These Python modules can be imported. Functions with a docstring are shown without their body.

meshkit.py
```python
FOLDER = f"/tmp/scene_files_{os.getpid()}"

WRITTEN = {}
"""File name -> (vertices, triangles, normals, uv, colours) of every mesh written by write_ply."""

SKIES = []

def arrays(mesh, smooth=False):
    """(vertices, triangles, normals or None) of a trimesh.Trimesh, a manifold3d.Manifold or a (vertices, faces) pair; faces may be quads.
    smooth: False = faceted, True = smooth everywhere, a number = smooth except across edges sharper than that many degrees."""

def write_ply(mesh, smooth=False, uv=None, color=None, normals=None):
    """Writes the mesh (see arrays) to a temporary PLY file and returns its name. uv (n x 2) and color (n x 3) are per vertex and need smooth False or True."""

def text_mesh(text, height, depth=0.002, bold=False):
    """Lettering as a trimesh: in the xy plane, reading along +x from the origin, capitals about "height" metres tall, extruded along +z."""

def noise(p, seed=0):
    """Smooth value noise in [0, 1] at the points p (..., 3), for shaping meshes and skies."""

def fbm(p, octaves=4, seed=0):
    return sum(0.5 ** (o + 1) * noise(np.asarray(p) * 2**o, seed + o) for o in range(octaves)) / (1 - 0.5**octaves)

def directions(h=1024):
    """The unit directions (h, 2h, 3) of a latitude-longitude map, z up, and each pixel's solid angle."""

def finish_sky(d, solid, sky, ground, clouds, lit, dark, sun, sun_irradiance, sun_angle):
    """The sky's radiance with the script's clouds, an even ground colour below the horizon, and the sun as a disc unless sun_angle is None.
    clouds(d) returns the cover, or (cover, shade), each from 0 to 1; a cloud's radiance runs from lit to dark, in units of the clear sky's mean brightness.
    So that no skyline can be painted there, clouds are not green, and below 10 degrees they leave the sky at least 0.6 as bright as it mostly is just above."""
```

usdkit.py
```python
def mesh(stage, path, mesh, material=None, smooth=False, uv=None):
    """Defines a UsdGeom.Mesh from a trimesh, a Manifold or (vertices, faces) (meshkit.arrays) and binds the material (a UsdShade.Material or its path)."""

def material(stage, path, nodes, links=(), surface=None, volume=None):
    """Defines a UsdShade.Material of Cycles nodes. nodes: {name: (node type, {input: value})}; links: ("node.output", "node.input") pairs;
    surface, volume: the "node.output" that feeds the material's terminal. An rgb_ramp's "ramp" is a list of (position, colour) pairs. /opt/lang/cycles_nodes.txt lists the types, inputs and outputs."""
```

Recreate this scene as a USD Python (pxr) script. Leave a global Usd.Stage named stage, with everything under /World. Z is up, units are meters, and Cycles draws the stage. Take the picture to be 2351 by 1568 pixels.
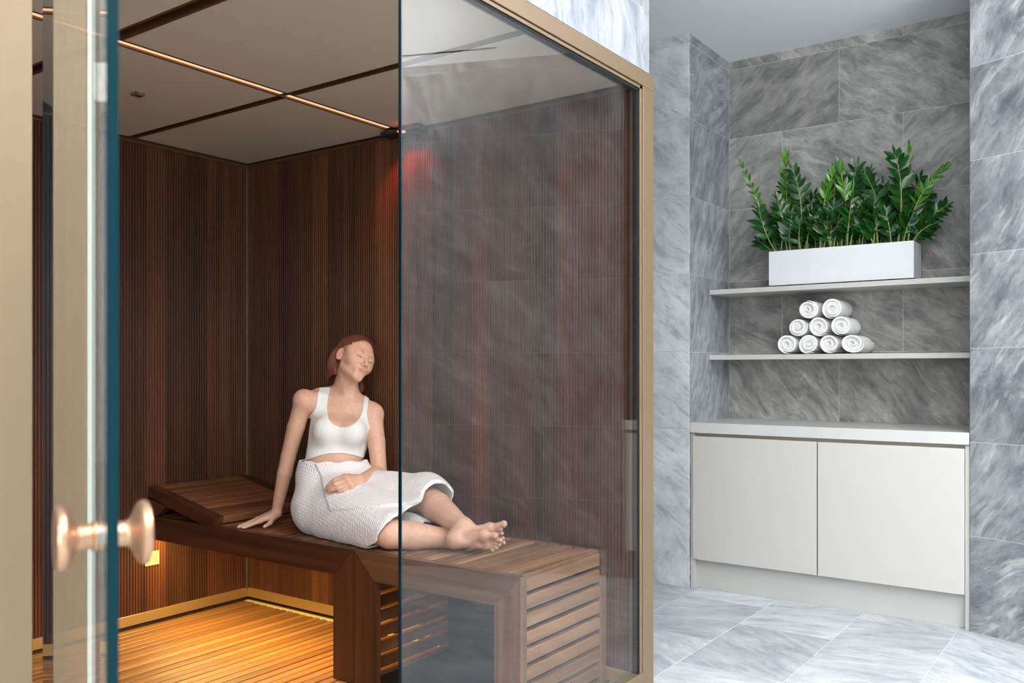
import math, random
import numpy as np, trimesh, usdkit, meshkit
from scipy.sparse import coo_matrix
from scipy.ndimage import map_coordinates
from scipy.interpolate import LinearNDInterpolator
from shapely.geometry import Polygon
from pxr import Usd, UsdGeom, UsdLux, UsdShade, Gf, Sdf, Vt

stage = Usd.Stage.CreateInMemory()
UsdGeom.SetStageUpAxis(stage, 'Z')
UsdGeom.SetStageMetersPerUnit(stage, 1.0)
stage.DefinePrim('/World', 'Xform')
rng = random.Random(7)

# ------------------------------------------------------------------ camera, light, exposure
CAM_H = 1.26
cam = UsdGeom.Camera.Define(stage, '/World/camera')
cam.AddTranslateOp().Set(Gf.Vec3d(0, 0, CAM_H))
cam.AddRotateXYZOp().Set(Gf.Vec3f(90, 0, 35.504))
cam.CreateHorizontalApertureAttr(36.0)
cam.CreateVerticalApertureAttr(36.0 * 1568 / 2351)
cam.CreateFocalLengthAttr(31.06)
cam.CreateVerticalApertureOffsetAttr(0.983)
cam.CreateHorizontalApertureOffsetAttr(0.0)
cam.CreateFStopAttr(5.6)
cam.CreateFocusDistanceAttr(3.9)
cam.CreateExposureAttr(0.32)


def rect_light(name, pos, rot, w, h, color, intensity):
    l = UsdLux.RectLight.Define(stage, '/World/' + name)
    l.AddTranslateOp().Set(Gf.Vec3d(*pos))
    l.AddRotateXYZOp().Set(Gf.Vec3f(*rot))
    l.CreateWidthAttr(w)
    l.CreateHeightAttr(h)
    l.CreateColorAttr(Gf.Vec3f(*color))
    l.CreateIntensityAttr(intensity)
    return l


DAY = (0.985, 0.99, 1.0)
# unseen ceiling panels added to brighten the room: (x, y, width, height, strength)
PANELS = [(0.35, 2.2, 2.2, 0.9, 6.0), (0.3, 0.3, 2.2, 0.9, 6.0), (2.9, 1.2, 0.9, 2.2, 5.0), (0.6, -1.8, 2.2, 0.9, 6.0)]
for i, (x, y, w, h, s) in enumerate(PANELS):
    rect_light('panel_lamp_%d' % i, (x, y, 3.165), (0, 0, 0), w - 0.06, h - 0.06, DAY, s)
# two unseen hanging lamps added to brighten the ceiling
PENDANTS = [(1.35, 3.3, 2.2, 0.16, 290.0), (1.45, -0.6, 2.2, 0.16, 80.0)]
for i, (x, y, w, h, s) in enumerate(PENDANTS):
    rect_light('uplight_%d' % i, (x, y, 2.625), (180, 0, 0), w - 0.03, h - 0.03, DAY, s)
# soft fill light added behind the photographer, with no window built there
rect_light('daylight', (0.9, -2.9, 1.7), (90, 0, 0), 2.6, 2.0, (0.95, 0.98, 1.0), 5.0)
# warm strip under the bench's front rail, red heat lamp under the sauna ceiling
rect_light('under_bench_lamp', (-3.3, 2.575, 0.43), (0, 0, 0), 1.36, 0.022, (1.0, 0.70, 0.25), 135.0)
red = UsdLux.SphereLight.Define(stage, '/World/red_lamp')
red.AddTranslateOp().Set(Gf.Vec3d(-2.79, 3.00, 2.352))
red.AddRotateXYZOp().Set(Gf.Vec3f(22, 0, 0))
red.CreateRadiusAttr(0.008)
red.CreateColorAttr(Gf.Vec3f(1.0, 0.20, 0.15))
red.CreateIntensityAttr(2400.0)
sh = UsdLux.ShapingAPI.Apply(red.GetPrim())
sh.CreateShapingConeAngleAttr(52.0)
sh.CreateShapingConeSoftnessAttr(0.7)

# ------------------------------------------------------------------ helpers
USED = {}


def numbered(path):
    n = USED.get(path, 0)
    USED[path] = n + 1
    return path if n == 0 else '%s_%03d' % (path, n)


def tag(o, label=None, cat=None, group=None, kind=None):
    for k, v in (('label', label), ('category', cat), ('group', group), ('kind', kind)):
        if v:
            o.SetCustomDataByKey(k, v)
    return o


def thing(name, label=None, cat=None, group=None, kind=None):
    x = UsdGeom.Xform.Define(stage, numbered('/World/' + name))
    return tag(x.GetPrim(), label, cat, group, kind)


def obj(name, m, mat, parent=None, smooth=False, label=None, kind=None, uv=None, cat=None, group=None):
    base = str(parent.GetPath()) if parent else '/World'
    g = usdkit.mesh(stage, numbered(base + '/' + name), m, mat, smooth, uv)
    return tag(g.GetPrim(), label, cat, group, kind)


def cat_(ms):
    return trimesh.util.concatenate(ms)


def box(x0, x1, y0, y1, z0, z1):
    m = trimesh.creation.box([abs(x1 - x0), abs(y1 - y0), abs(z1 - z0)])
    m.apply_translation([(x0 + x1) / 2, (y0 + y1) / 2, (z0 + z1) / 2])
    return m


def cbox(x0, x1, y0, y1, z0, z1, c=0.002):
    """A box with all edges chamfered by c (44 triangles)."""
    lo, hi = np.minimum([x0, y0, z0], [x1, y1, z1]), np.maximum([x0, y0, z0], [x1, y1, z1])
    c = min(c, 0.45 * float((hi - lo).min()))
    pts = []
    for sx in (0, 1):
        for sy in (0, 1):
            for sz in (0, 1):
                p = np.array([(lo, hi)[sx][0], (lo, hi)[sy][1], (lo, hi)[sz][2]])
                d = np.array([1 - 2 * sx, 1 - 2 * sy, 1 - 2 * sz]) * c
                for k in range(3):
                    q = p + d
                    q[k] = p[k]
                    pts.append(q)
    return trimesh.convex.convex_hull(np.array(pts))


def prism(poly, h):
    return trimesh.creation.extrude_polygon(Polygon(poly), h, engine='earcut')


def frame_of(m, o, ex, ey, ez):
    """Moves a mesh from local x, y, z to the frame o, ex, ey, ez."""
    T = np.eye(4)
    T[:3, 0], T[:3, 1], T[:3, 2], T[:3, 3] = ex, ey, ez, o
    m = m.copy()
    m.apply_transform(T)
    if np.linalg.det(T[:3, :3]) < 0:
        m.invert()
    return m


def lathe(profile, n=40):
    """profile: (radius, height) pairs; about local z."""
    return trimesh.creation.revolve(np.array(profile), sections=n)


def tube(pts, radii, n=8):
    p = np.asarray(pts, float)
    r = np.broadcast_to(radii, (len(p),))
    t = np.gradient(p, axis=0)
    t /= np.linalg.norm(t, axis=1, keepdims=True)
    ref = np.array([0.31, 0.9, 0.3])
    a = np.cross(t, ref)
    a /= np.linalg.norm(a, axis=1, keepdims=True)
    b = np.cross(t, a)
    ang = np.arange(n) * 2 * np.pi / n
    v = (p[:, None] + r[:, None, None] * (np.cos(ang)[None, :, None] * a[:, None] + np.sin(ang)[None, :, None] * b[:, None])).reshape(-1, 3)
    f = []
    for i in range(len(p) - 1):
        for j in range(n):
            k = (j + 1) % n
            f += [[i * n + j, i * n + k, (i + 1) * n + k], [i * n + j, (i + 1) * n + k, (i + 1) * n + j]]
    c0, c1 = len(v), len(v) + 1
    v = np.vstack([v, p[0], p[-1]])
    for j in range(n):
        k = (j + 1) % n
        f += [[c0, k, j], [c1, (len(p) - 1) * n + j, (len(p) - 1) * n + k]]
    m = trimesh.Trimesh(v, f, process=False)
    if m.volume < 0:
        m.invert()
    return m


# ------------------------------------------------------------------ materials
def lk(name):
    return '/World/Looks/' + name


def srgb(*c):
    return tuple((x / 255 / 12.92) if x / 255 < 0.04045 else ((x / 255 + 0.055) / 1.055) ** 2.4 for x in c)


def plain(name, color, rough=0.5, metallic=0.0, bump=0.0, bscale=300.0, **kw):
    nodes = {'p': ('principled_bsdf', dict(base_color=color, roughness=rough, metallic=metallic, **kw))}
    links = []
    if bump:
        nodes['tc'] = ('texture_coordinate', {})
        nodes['n'] = ('noise_texture', {'scale': bscale, 'detail': 3.0})
        nodes['b'] = ('bump', {'strength': bump, 'distance': 0.001})
        links = [('tc.object', 'n.vector'), ('n.fac', 'b.height'), ('b.normal', 'p.normal')]
    return usdkit.material(stage, lk(name), nodes, links, 'p.BSDF')


RANDOM = {'oi': ('object_info', {}), 'tc': ('texture_coordinate', {}),
          'off': ('vector_math', {'math_type': 'scale', 'vector1': (17.3, 11.9, 7.7)}),
          'add': ('vector_math', {'math_type': 'add'})}
RLINKS = [('oi.random', 'off.scale'), ('tc.object', 'add.vector1'), ('off.vector', 'add.vector2')]


def marble(name, tones, rot, rough=0.4, vein=0.35, var=0.3, scale=1.7, stretch=(0.24, 1.0, 1.0), patch=0.5):
    """Grey stone, drawn out along one direction, with paler veins; every tile shifts the pattern and its tone."""
    dark, mid, light, white = tones
    nodes = dict(RANDOM)
    thin = tuple(3.6 if x >= 1.0 else 0.40 for x in stretch)
    stretch = tuple(1.0 if x >= 1.0 else min(0.55, 2.0 * x) for x in stretch)
    nodes.update({
        'm1': ('mapping', {'rotation': rot}),
        'm2': ('mapping', {'scale': stretch}),
        'm3': ('mapping', {'scale': thin}),
        'warp': ('noise_texture', {'scale': 1.5 * scale, 'detail': 2.0, 'roughness': 0.5}),
        'wsub': ('vector_math', {'math_type': 'subtract', 'vector2': (0.5, 0.5, 0.5)}),
        'wscl': ('vector_math', {'math_type': 'scale', 'scale': 0.34 / scale}),
        'wadd': ('vector_math', {'math_type': 'add'}),
        'na': ('noise_texture', {'scale': 6.0 * scale, 'detail': 10.0, 'roughness': 0.72, 'distortion': 0.1}),
        'ra': ('rgb_ramp', {'ramp': [(0.30, dark), (0.47, mid), (0.62, light), (0.76, white)]}),
        'nb': ('noise_texture', {'scale': 4.5 * scale, 'detail': 9.0, 'roughness': 0.68, 'distortion': 0.1}),
        'rb': ('rgb_ramp', {'ramp': [(0.53, (0, 0, 0)), (0.70, (1, 1, 1))]}),
        'rd': ('rgb_ramp', {'ramp': [(0.34, (1, 1, 1)), (0.45, (0, 0, 0))]}),
        'nc': ('noise_texture', {'scale': 1.7 * scale, 'detail': 4.0, 'roughness': 0.5}),
        'rc': ('rgb_ramp', {'ramp': [(0.40, (1, 1, 1)), (0.60, (0, 0, 0))]}),
        'cd': ('mix_color', {'blend_type': 'multiply', 'b': tuple(0.74 for _ in range(3))}),
        'cm': ('math', {'math_type': 'multiply', 'value2': patch}),
        'vm': ('math', {'math_type': 'multiply', 'value2': vein}),
        'mv': ('mix_color', {'blend_type': 'mix', 'b': white}),
        'dm': ('math', {'math_type': 'multiply', 'value2': 0.6}),
        'md': ('mix_color', {'blend_type': 'mix', 'b': tuple(0.8 * x for x in dark)}),
        'tone': ('math', {'math_type': 'multiply_add', 'value2': var, 'value3': 1.0 - var / 2}),
        'hs': ('hsv', {}),
        'bp': ('bump', {'strength': 0.10, 'distance': 0.002}),
        'p': ('principled_bsdf', {'roughness': rough, 'specular_ior_level': 0.35}),
    })
    links = RLINKS + [('add.vector', 'm1.vector'), ('m1.vector', 'warp.vector'), ('warp.color', 'wsub.vector1'),
                      ('wsub.vector', 'wscl.vector1'), ('m1.vector', 'wadd.vector1'), ('wscl.vector', 'wadd.vector2'),
                      ('wadd.vector', 'm2.vector'), ('wadd.vector', 'm3.vector'),
                      ('m2.vector', 'na.vector'), ('m3.vector', 'nb.vector'), ('add.vector', 'nc.vector'),
                      ('na.fac', 'ra.fac'), ('nb.fac', 'rb.fac'), ('nb.fac', 'rd.fac'), ('nc.fac', 'rc.fac'),
                      ('rc.color', 'cm.value1'), ('cm.value', 'cd.fac'), ('ra.color', 'cd.a'),
                      ('rb.color', 'vm.value1'), ('vm.value', 'mv.fac'), ('cd.result', 'mv.a'),
                      ('rd.color', 'dm.value1'), ('dm.value', 'md.fac'), ('mv.result', 'md.a'),
                      ('oi.random', 'tone.value1'), ('tone.value', 'hs.value'), ('md.result', 'hs.color'), ('hs.color', 'p.base_color'),
                      ('na.fac', 'bp.height'), ('bp.normal', 'p.normal')]
    return usdkit.material(stage, lk(name), nodes, links, 'p.BSDF')


def wood(name, dark, mid, light, axis, rough=0.45, var=0.5, hue=0.02, scale=1.0, coat=0.0, bump=0.12):
    s = [26.0 * scale] * 3
    s['xyz'.index(axis)] = 1.1 * scale
    nodes = dict(RANDOM)
    nodes.update({
        'mp': ('mapping', {'scale': tuple(s)}),
        'n': ('noise_texture', {'scale': 1.0, 'detail': 6.0, 'roughness': 0.55, 'distortion': 0.5}),
        'r': ('rgb_ramp', {'ramp': [(0.28, dark), (0.5, mid), (0.72, light)]}),
        'n2': ('noise_texture', {'scale': 7.0, 'detail': 3.0}),
        'mp2': ('mapping', {'scale': tuple(6.0 * x for x in s)}),
        'mx': ('mix_color', {'blend_type': 'multiply', 'fac': 0.35}),
        'tone': ('math', {'math_type': 'multiply_add', 'value2': var, 'value3': 1.0 - var / 2}),
        'fr': ('math', {'math_type': 'multiply', 'value2': 7.31}),
        'fr2': ('math', {'math_type': 'fraction'}),
        'hu': ('math', {'math_type': 'multiply_add', 'value2': hue, 'value3': 0.5 - hue / 2}),
        'hs': ('hsv', {}),
        'b': ('bump', {'strength': bump, 'distance': 0.001}),
        'p': ('principled_bsdf', {'roughness': rough, 'coat_weight': coat, 'coat_roughness': 0.3, 'specular_ior_level': 0.4}),
    })
    links = RLINKS + [('add.vector', 'mp.vector'), ('mp.vector', 'n.vector'), ('n.fac', 'r.fac'), ('add.vector', 'mp2.vector'), ('mp2.vector', 'n2.vector'),
                      ('r.color', 'mx.a'), ('n2.fac', 'mx.b'), ('oi.random', 'tone.value1'), ('tone.value', 'hs.value'),
                      ('oi.random', 'fr.value1'), ('fr.value', 'fr2.value1'), ('fr2.value', 'hu.value1'), ('hu.value', 'hs.hue'),
                      ('mx.result', 'hs.color'), ('hs.color', 'p.base_color'), ('n.fac', 'b.height'), ('b.normal', 'p.normal')]
    return usdkit.material(stage, lk(name), nodes, links, 'p.BSDF')


def pane(name, tint):
    """Clear glass: straight-through transmission, mirrored by Schlick's fresnel on both faces."""
    return usdkit.material(stage, lk(name), {
        'lw': ('layer_weight', {'blend': 0.5}),
        'pw': ('math', {'math_type': 'power', 'value2': 5.0}),
        'ma': ('math', {'math_type': 'multiply_add', 'value2': 0.95, 'value3': 0.05}),
        't': ('transparent_bsdf', {'color': tint}),
        'g': ('glossy_bsdf', {'color': (1, 1, 1), 'roughness': 0.0}),
        'mx': ('mix_closure', {})},
        [('lw.facing', 'pw.value1'), ('pw.value', 'ma.value1'), ('ma.value', 'mx.fac'), ('t.BSDF', 'mx.closure1'), ('g.BSDF', 'mx.closure2')], 'mx.closure')


def glow(name, color, strength):
    return usdkit.material(stage, lk(name), {'e': ('emission', {'color': color, 'strength': strength})}, [], 'e.emission')


R = math.radians
T_WALL = (srgb(88, 92, 100), srgb(134, 138, 143), srgb(166, 168, 170), srgb(218, 218, 214))
T_BACK = (srgb(102, 101, 100), srgb(138, 137, 134), srgb(167, 165, 160), srgb(208, 206, 198))
T_FLOOR = (srgb(146, 154, 167), srgb(188, 193, 198), srgb(209, 212, 214), srgb(232, 231, 227))
T_LIGHT = (srgb(158, 165, 172), srgb(200, 204, 207), srgb(221, 223, 223), srgb(240, 240, 238))
M_BACK = [marble('stone_back_a', T_BACK, (0, R(-32), 0), vein=0.35, var=0.34, scale=1.8), marble('stone_back_b', T_BACK, (0, R(-52), 0), vein=0.5, var=0.34, patch=0.8), marble('stone_back_c', T_BACK, (0, R(40), 0), vein=0.25, var=0.34)]
M_RIGHT = [marble('stone_right_a', T_WALL, (0, R(56.9), R(12.2)), vein=0.6, var=0.2, scale=1.3, patch=0.9), marble('stone_right_b', T_WALL, (0, R(37), R(17.6)), vein=0.7, var=0.2, scale=1.3, patch=0.9)]
M_PIER = [marble('stone_pier_a', T_LIGHT, (0, R(-58), 0), vein=0.25, var=0.16), marble('stone_pier_b', T_LIGHT, (0, R(-35), 0), vein=0.3, var=0.16)]
M_SIDE = [marble('stone_side_a', T_WALL, (R(60), 0, 0), vein=0.3, var=0.22, stretch=(1, 1, 0.24)), marble('stone_side_b', T_WALL, (R(25), 0, 0), vein=0.35, var=0.22, stretch=(1, 1, 0.24))]
T_BULK = (srgb(122, 129, 138), srgb(160, 165, 170), srgb(182, 185, 187), srgb(212, 212, 210))
M_BULK = [marble('stone_bulkhead', T_BULK, (R(-12), 0, 0), vein=0.4, var=0.1, stretch=(1, 1, 0.16))]
M_FLOOR = [marble('stone_floor_a', T_FLOOR, (0, 0, R(-18)), rough=0.32, vein=0.4, var=0.34, patch=0.7, stretch=(0.17, 1, 1)), marble('stone_floor_b', T_FLOOR, (0, 0, R(14)), rough=0.32, vein=0.4, var=0.34, patch=0.7, stretch=(0.17, 1, 1)),
           marble('stone_floor_c', T_FLOOR, (0, 0, R(38)), rough=0.32, vein=0.55, var=0.34, patch=0.7, stretch=(0.17, 1, 1))]
M_GROUT = plain('grout', srgb(206, 207, 204), 0.8)
M_GROUT_DARK = plain('grout_grey', srgb(196, 196, 192), 0.8)
M_PLASTER = plain('ceiling_paint', srgb(232, 235, 238), 0.75, bump=0.05)
M_BRASS = plain('bronze_paint', srgb(128, 107, 82), 0.40, 0.3, bump=0.03)
M_BRASS_DK = plain('bronze_dark', srgb(112, 82, 55), 0.4, 0.5)
M_BRASS_SKIRT = plain('brass_skirting', srgb(176, 140, 84), 0.4, 0.45)
M_SHADOW = plain('black_gap', (0.006, 0.005, 0.004), 0.8)
M_PANE = pane('clear_glass', (0.955, 0.97, 0.965))
M_PANE_DOOR = pane('door_glass', (0.95, 0.97, 0.965))
M_EDGE = plain('glass_edge', (0.0005, 0.020, 0.027), 0.3, specular_ior_level=0.1)
M_EDGE_DARK = plain('glass_edge_dark', (0.001, 0.014, 0.02), 0.15)
M_REED = wood('reeded_timber', srgb(72, 39, 20), srgb(88, 50, 27), srgb(105, 61, 34), 'z', 0.40, 1.0, 0.014, scale=0.6)
M_BENCH_X = wood('bench_timber_x', srgb(58, 29, 17), srgb(80, 43, 26), srgb(98, 56, 36), 'x', 0.38, 0.25, 0.015)
M_BENCH_Y = wood('bench_timber_y', srgb(106, 64, 40), srgb(130, 82, 52), srgb(150, 98, 64), 'y', 0.42, 0.5, 0.015, scale=0.7)
M_BENCH_END = wood('bench_timber_pale', srgb(116, 82, 57), srgb(148, 108, 78), srgb(174, 133, 99), 'y', 0.42, 0.45, 0.012, scale=0.8)  # these three repeat the bench wood with glass-side light put into the colour
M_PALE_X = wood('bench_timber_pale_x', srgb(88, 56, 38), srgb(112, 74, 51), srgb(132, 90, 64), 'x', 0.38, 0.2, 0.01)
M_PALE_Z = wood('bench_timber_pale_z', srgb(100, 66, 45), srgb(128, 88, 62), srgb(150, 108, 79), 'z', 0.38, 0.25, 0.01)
M_BENCH_Z = wood('bench_timber_z', srgb(64, 35, 21), srgb(90, 52, 31), srgb(110, 66, 41), 'z', 0.38, 0.25, 0.015)
M_DECK = wood('deck_timber', srgb(150, 100, 52), srgb(168, 114, 62), srgb(182, 128, 74), 'y', 0.42, 0.6, 0.015, scale=0.7)
M_PANEL = plain('ceiling_panel', srgb(192, 180, 162), 0.7, bump=0.04)
M_WHITE = plain('white_lacquer', srgb(194, 191, 185), 0.38)
M_WHITE_EDGE = plain('grey_white_laminate', srgb(186, 185, 180), 0.42)
M_COUNTER = plain('solid_surface', srgb(198, 198, 194), 0.22)
M_CREAM = plain('cream_strip', srgb(236, 222, 160), 0.6)
M_STEEL = plain('steel', (0.45, 0.42, 0.38), 0.3, 1.0)
M_KNOB = plain('satin_bronze', srgb(184, 146, 116), 0.3, 0.75)

# ------------------------------------------------------------------ stone room
XP, YP, XN, YB, ZC = -2.124, 4.738, -0.676, 5.34, 3.20       # pier corner, pier face, right corner of the niche, niche back, ceiling
TH_, TL, G = 0.45, 0.69, 0.0024                               # tile course, tile length, joint
ANG = math.atan2(-0.370, 0.929)                               # the angled wall
AD = np.array([math.cos(ANG), math.sin(ANG), 0.0])
AN = np.array([math.sin(ANG), -math.cos(ANG), 0.0])           # its face, towards the room


def tile_mesh(u0, u1, v0, v1, o, eu, ev, en, proud=0.0):
    """One tile, chamfered at its face, from a rectangle on the plane o, eu, ev."""
    g, c = G / 2, 0.0012
    a0, a1, b0, b1 = u0 + g, u1 - g, v0 + g, v1 - g
    ring = lambda d, n: [(a0 + d, b0 + d, n), (a1 - d, b0 + d, n), (a1 - d, b1 - d, n), (a0 + d, b1 - d, n)]
    p = np.array(ring(0, -0.008) + ring(0, proud - c) + ring(c, proud))
    f = []
    for k in (0, 4):
        for j in range(4):
            i = (j + 1) % 4
            f += [[k + j, k + i, k + 4 + i], [k + j, k + 4 + i, k + 4 + j]]
    f += [[8, 9, 10], [8, 10, 11], [0, 2, 1], [0, 3, 2]]
    v = np.asarray(o) + p[:, :1] * np.asarray(eu) + p[:, 1:2] * np.asarray(ev) + p[:, 2:] * np.asarray(en)
    m = trimesh.Trimesh(v, f, process=False)
    if m.volume < 0:
        m.invert()
    return m


def tile_field(parent, mats, o, eu, ev, en, u_range, v_cuts, first, length=TL):
    """Courses of tiles: v_cuts are the course lines; first[k % len] is the first vertical joint of course k."""
    for k in range(len(v_cuts) - 1):
        u, stop = u_range
        cuts = [u]
        x = first[k % len(first)]
        while x < stop - 0.03:
            if x > u + 0.03:
                cuts.append(x)
            x += length
        cuts.append(stop)
        for a, b in zip(cuts[:-1], cuts[1:]):
            obj('tile', tile_mesh(a, b, v_cuts[k], v_cuts[k + 1], o, eu, ev, en, rng.uniform(-0.0004, 0.0004)), rng.choice(mats), parent)


Z7 = [0.0] + [0.012 + TH_ * i for i in range(1, 8)]
Z7[-1] = 3.145
COURSES = Z7 + [ZC]

floor = thing('floor', 'pale grey veined stone floor tiles laid in a running bond outside the sauna', kind='structure')
obj('grout_bed', cat_([box(-1.60, 4.2, -3.1, 3.23, -0.06, -0.0014), box(-3.0, 4.2, 3.23, YB + 0.05, -0.06, -0.0014)]), M_GROUT, floor)
for c in range(-2, 9):
    x0 = -1.627 + 0.45 * c
    ph = [4.58 - 0.69, 4.22 - 0.69, 4.659 - 0.69, 4.232 - 0.69][(c + 1) % 4] if -1 <= c <= 2 else (4.58 - 0.345 * (c % 2) - 0.69)
    y = ph
    while y > 0.3:
        y -= TL
    cuts = [max(y, -0.4)]
    while y + TL < YP + 0.05 - (0 if c < 3 else (x0 - XN) * 0.39):
        y += TL
        cuts.append(y)
    cuts.append(YP + 0.06)
    if c < -0:                                                    # behind the sauna's rear wall
        cuts = [3.24] + [q for q in cuts if q > 3.3]
    for a, b in zip(cuts[:-1], cuts[1:]):
        if b - a > 0.04:
            obj('tile', tile_mesh(x0, x0 + 0.45, a, b, (0, 0, 0), (1, 0, 0), (0, 1, 0), (0, 0, 1)), rng.choice(M_FLOOR), floor)

wall_back = thing('wall_back', 'grey stone tiled rear wall with a pier and a deep shelf niche', kind='structure')
obj('grout_bed', cat_([box(-3.2, XP - 0.003, YP + 0.0014, YP + 0.12, 0, ZC), box(XP - 0.1, XP - 0.0014, YP + 0.01, YB + 0.1, 0, ZC), box(XP - 0.1, XN + 0.1, YB + 0.0014, YB + 0.12, 0, ZC), box(XN + 0.0014, XN + 0.1, YP + 0.06, YB + 0.1, 0, ZC)]), M_GROUT_DARK, wall_back)
tile_field(wall_back, M_PIER, (0, YP, 0), (1, 0, 0), (0, 0, 1), (0, -1, 0), (-3.2, XP), COURSES, [-2.75])
tile_field(wall_back, M_SIDE, (XP, 0, 0), (0, 1, 0), (0, 0, 1), (1, 0, 0), (YP, YB), COURSES, [9.0])
tile_field(wall_back, M_BACK, (0, YB, 0), (1, 0, 0), (0, 0, 1), (0, -1, 0), (XP, XN), [0.0, 0.46, 0.905] + COURSES[3:], [-1.45, -1.789])
tile_field(wall_back, M_SIDE, (XN, 0, 0), (0, 1, 0), (0, 0, 1), (-1, 0, 0), (YP, YB), COURSES, [9.0])

wall_right = thing('wall_right', 'dark and pale grey veined stone wall turning away at the right of the niche', kind='structure')
K0 = np.array([XN, YP, 0.0])
obj('grout_bed', frame_of(box(0.002, 5.0, 0, ZC, -0.12, -0.0014), K0, AD, (0, 0, 1), AN), M_GROUT, wall_right)
tile_field(wall_right, M_RIGHT, K0, AD, (0, 0, 1), AN, (0.0, 5.0), COURSES, [0.55, 0.90])

wall_left = thing('wall_left', 'pale streaked stone bulkhead above the bronze glass frame', kind='structure')
XG = -1.603
obj('backing', cat_([box(XG - 0.12, XG - 0.0014, -3.1, 3.19, 2.44, ZC), box(XG - 0.12, XG - 0.0014, -3.1, -0.85, 0, 2.44)]), M_GROUT, wall_left)
tile_field(wall_left, M_BULK, (XG, 0, 0), (0, 1, 0), (0, 0, 1), (1, 0, 0), (-0.85, 3.192), [2.439, 2.689, 3.139, ZC], [0.92 - 1.612, 1.265 - 1.612, 0.92 - 1.612], 0.806)
tile_field(wall_left, M_BULK, (XG, 0, 0), (0, 1, 0), (0, 0, 1), (1, 0, 0), (-2.9, -0.85), [0.0, 0.889, 1.789, 2.689, ZC], [-2.0, -1.6], 0.8)

ceiling = thing('ceiling', 'smooth white painted ceiling of the stone room', kind='structure')
obj('plasterboard', box(-3.2, 4.3, -3.1, YB + 0.1, ZC, ZC + 0.1), M_PLASTER, ceiling)
sl = K0 + AN * 0.2
obj('shadow_gap', frame_of(box(0.75, 4.8, -0.007, 0.007, -0.004, 0.001), sl + np.array([0, 0, ZC]), AD, AN, (0, 0, 1)), M_SHADOW, ceiling)
obj('wall_front', box(-1.7, 4.2, -3.1, -3.0, 0, ZC), plain('front_wall_paint', srgb(214, 216, 216), 0.7), kind='structure', label='plain pale wall behind the photographer')
obj('wall_east', box(3.97, 4.1, -3.1, 2.9, 0, ZC), plain('east_wall_paint', srgb(196, 200, 203), 0.7), kind='structure', label='plain pale wall far right of the stone room')

M_DIFF = glow('panel_diffuser', DAY, 4.0)  # glow of the added panels and up-lights
for i, (x, y, w, h, s) in enumerate(PANELS):
    t = thing('ceiling_light', 'added flat white ceiling light panel ' + ['nearest the shelf niche', 'over the photographer', 'along the far east wall', 'nearest the front wall'][i], 'ceiling light', 'added ceiling light panels')
    fr = [box(x - w / 2, x + w / 2, y - h / 2, y - h / 2 + 0.025, ZC - 0.03, ZC), box(x - w / 2, x + w / 2, y + h / 2 - 0.025, y + h / 2, ZC - 0.03, ZC),
          box(x - w / 2, x - w / 2 + 0.025, y - h / 2, y + h / 2, ZC - 0.03, ZC), box(x + w / 2 - 0.025, x + w / 2, y - h / 2, y + h / 2, ZC - 0.03, ZC)]
    obj('frame', cat_(fr), M_WHITE, t)
    obj('diffuser', box(x - w / 2 + 0.02, x + w / 2 - 0.02, y - h / 2 + 0.02, y + h / 2 - 0.02, ZC - 0.02, ZC - 0.005), M_DIFF, t)

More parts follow.
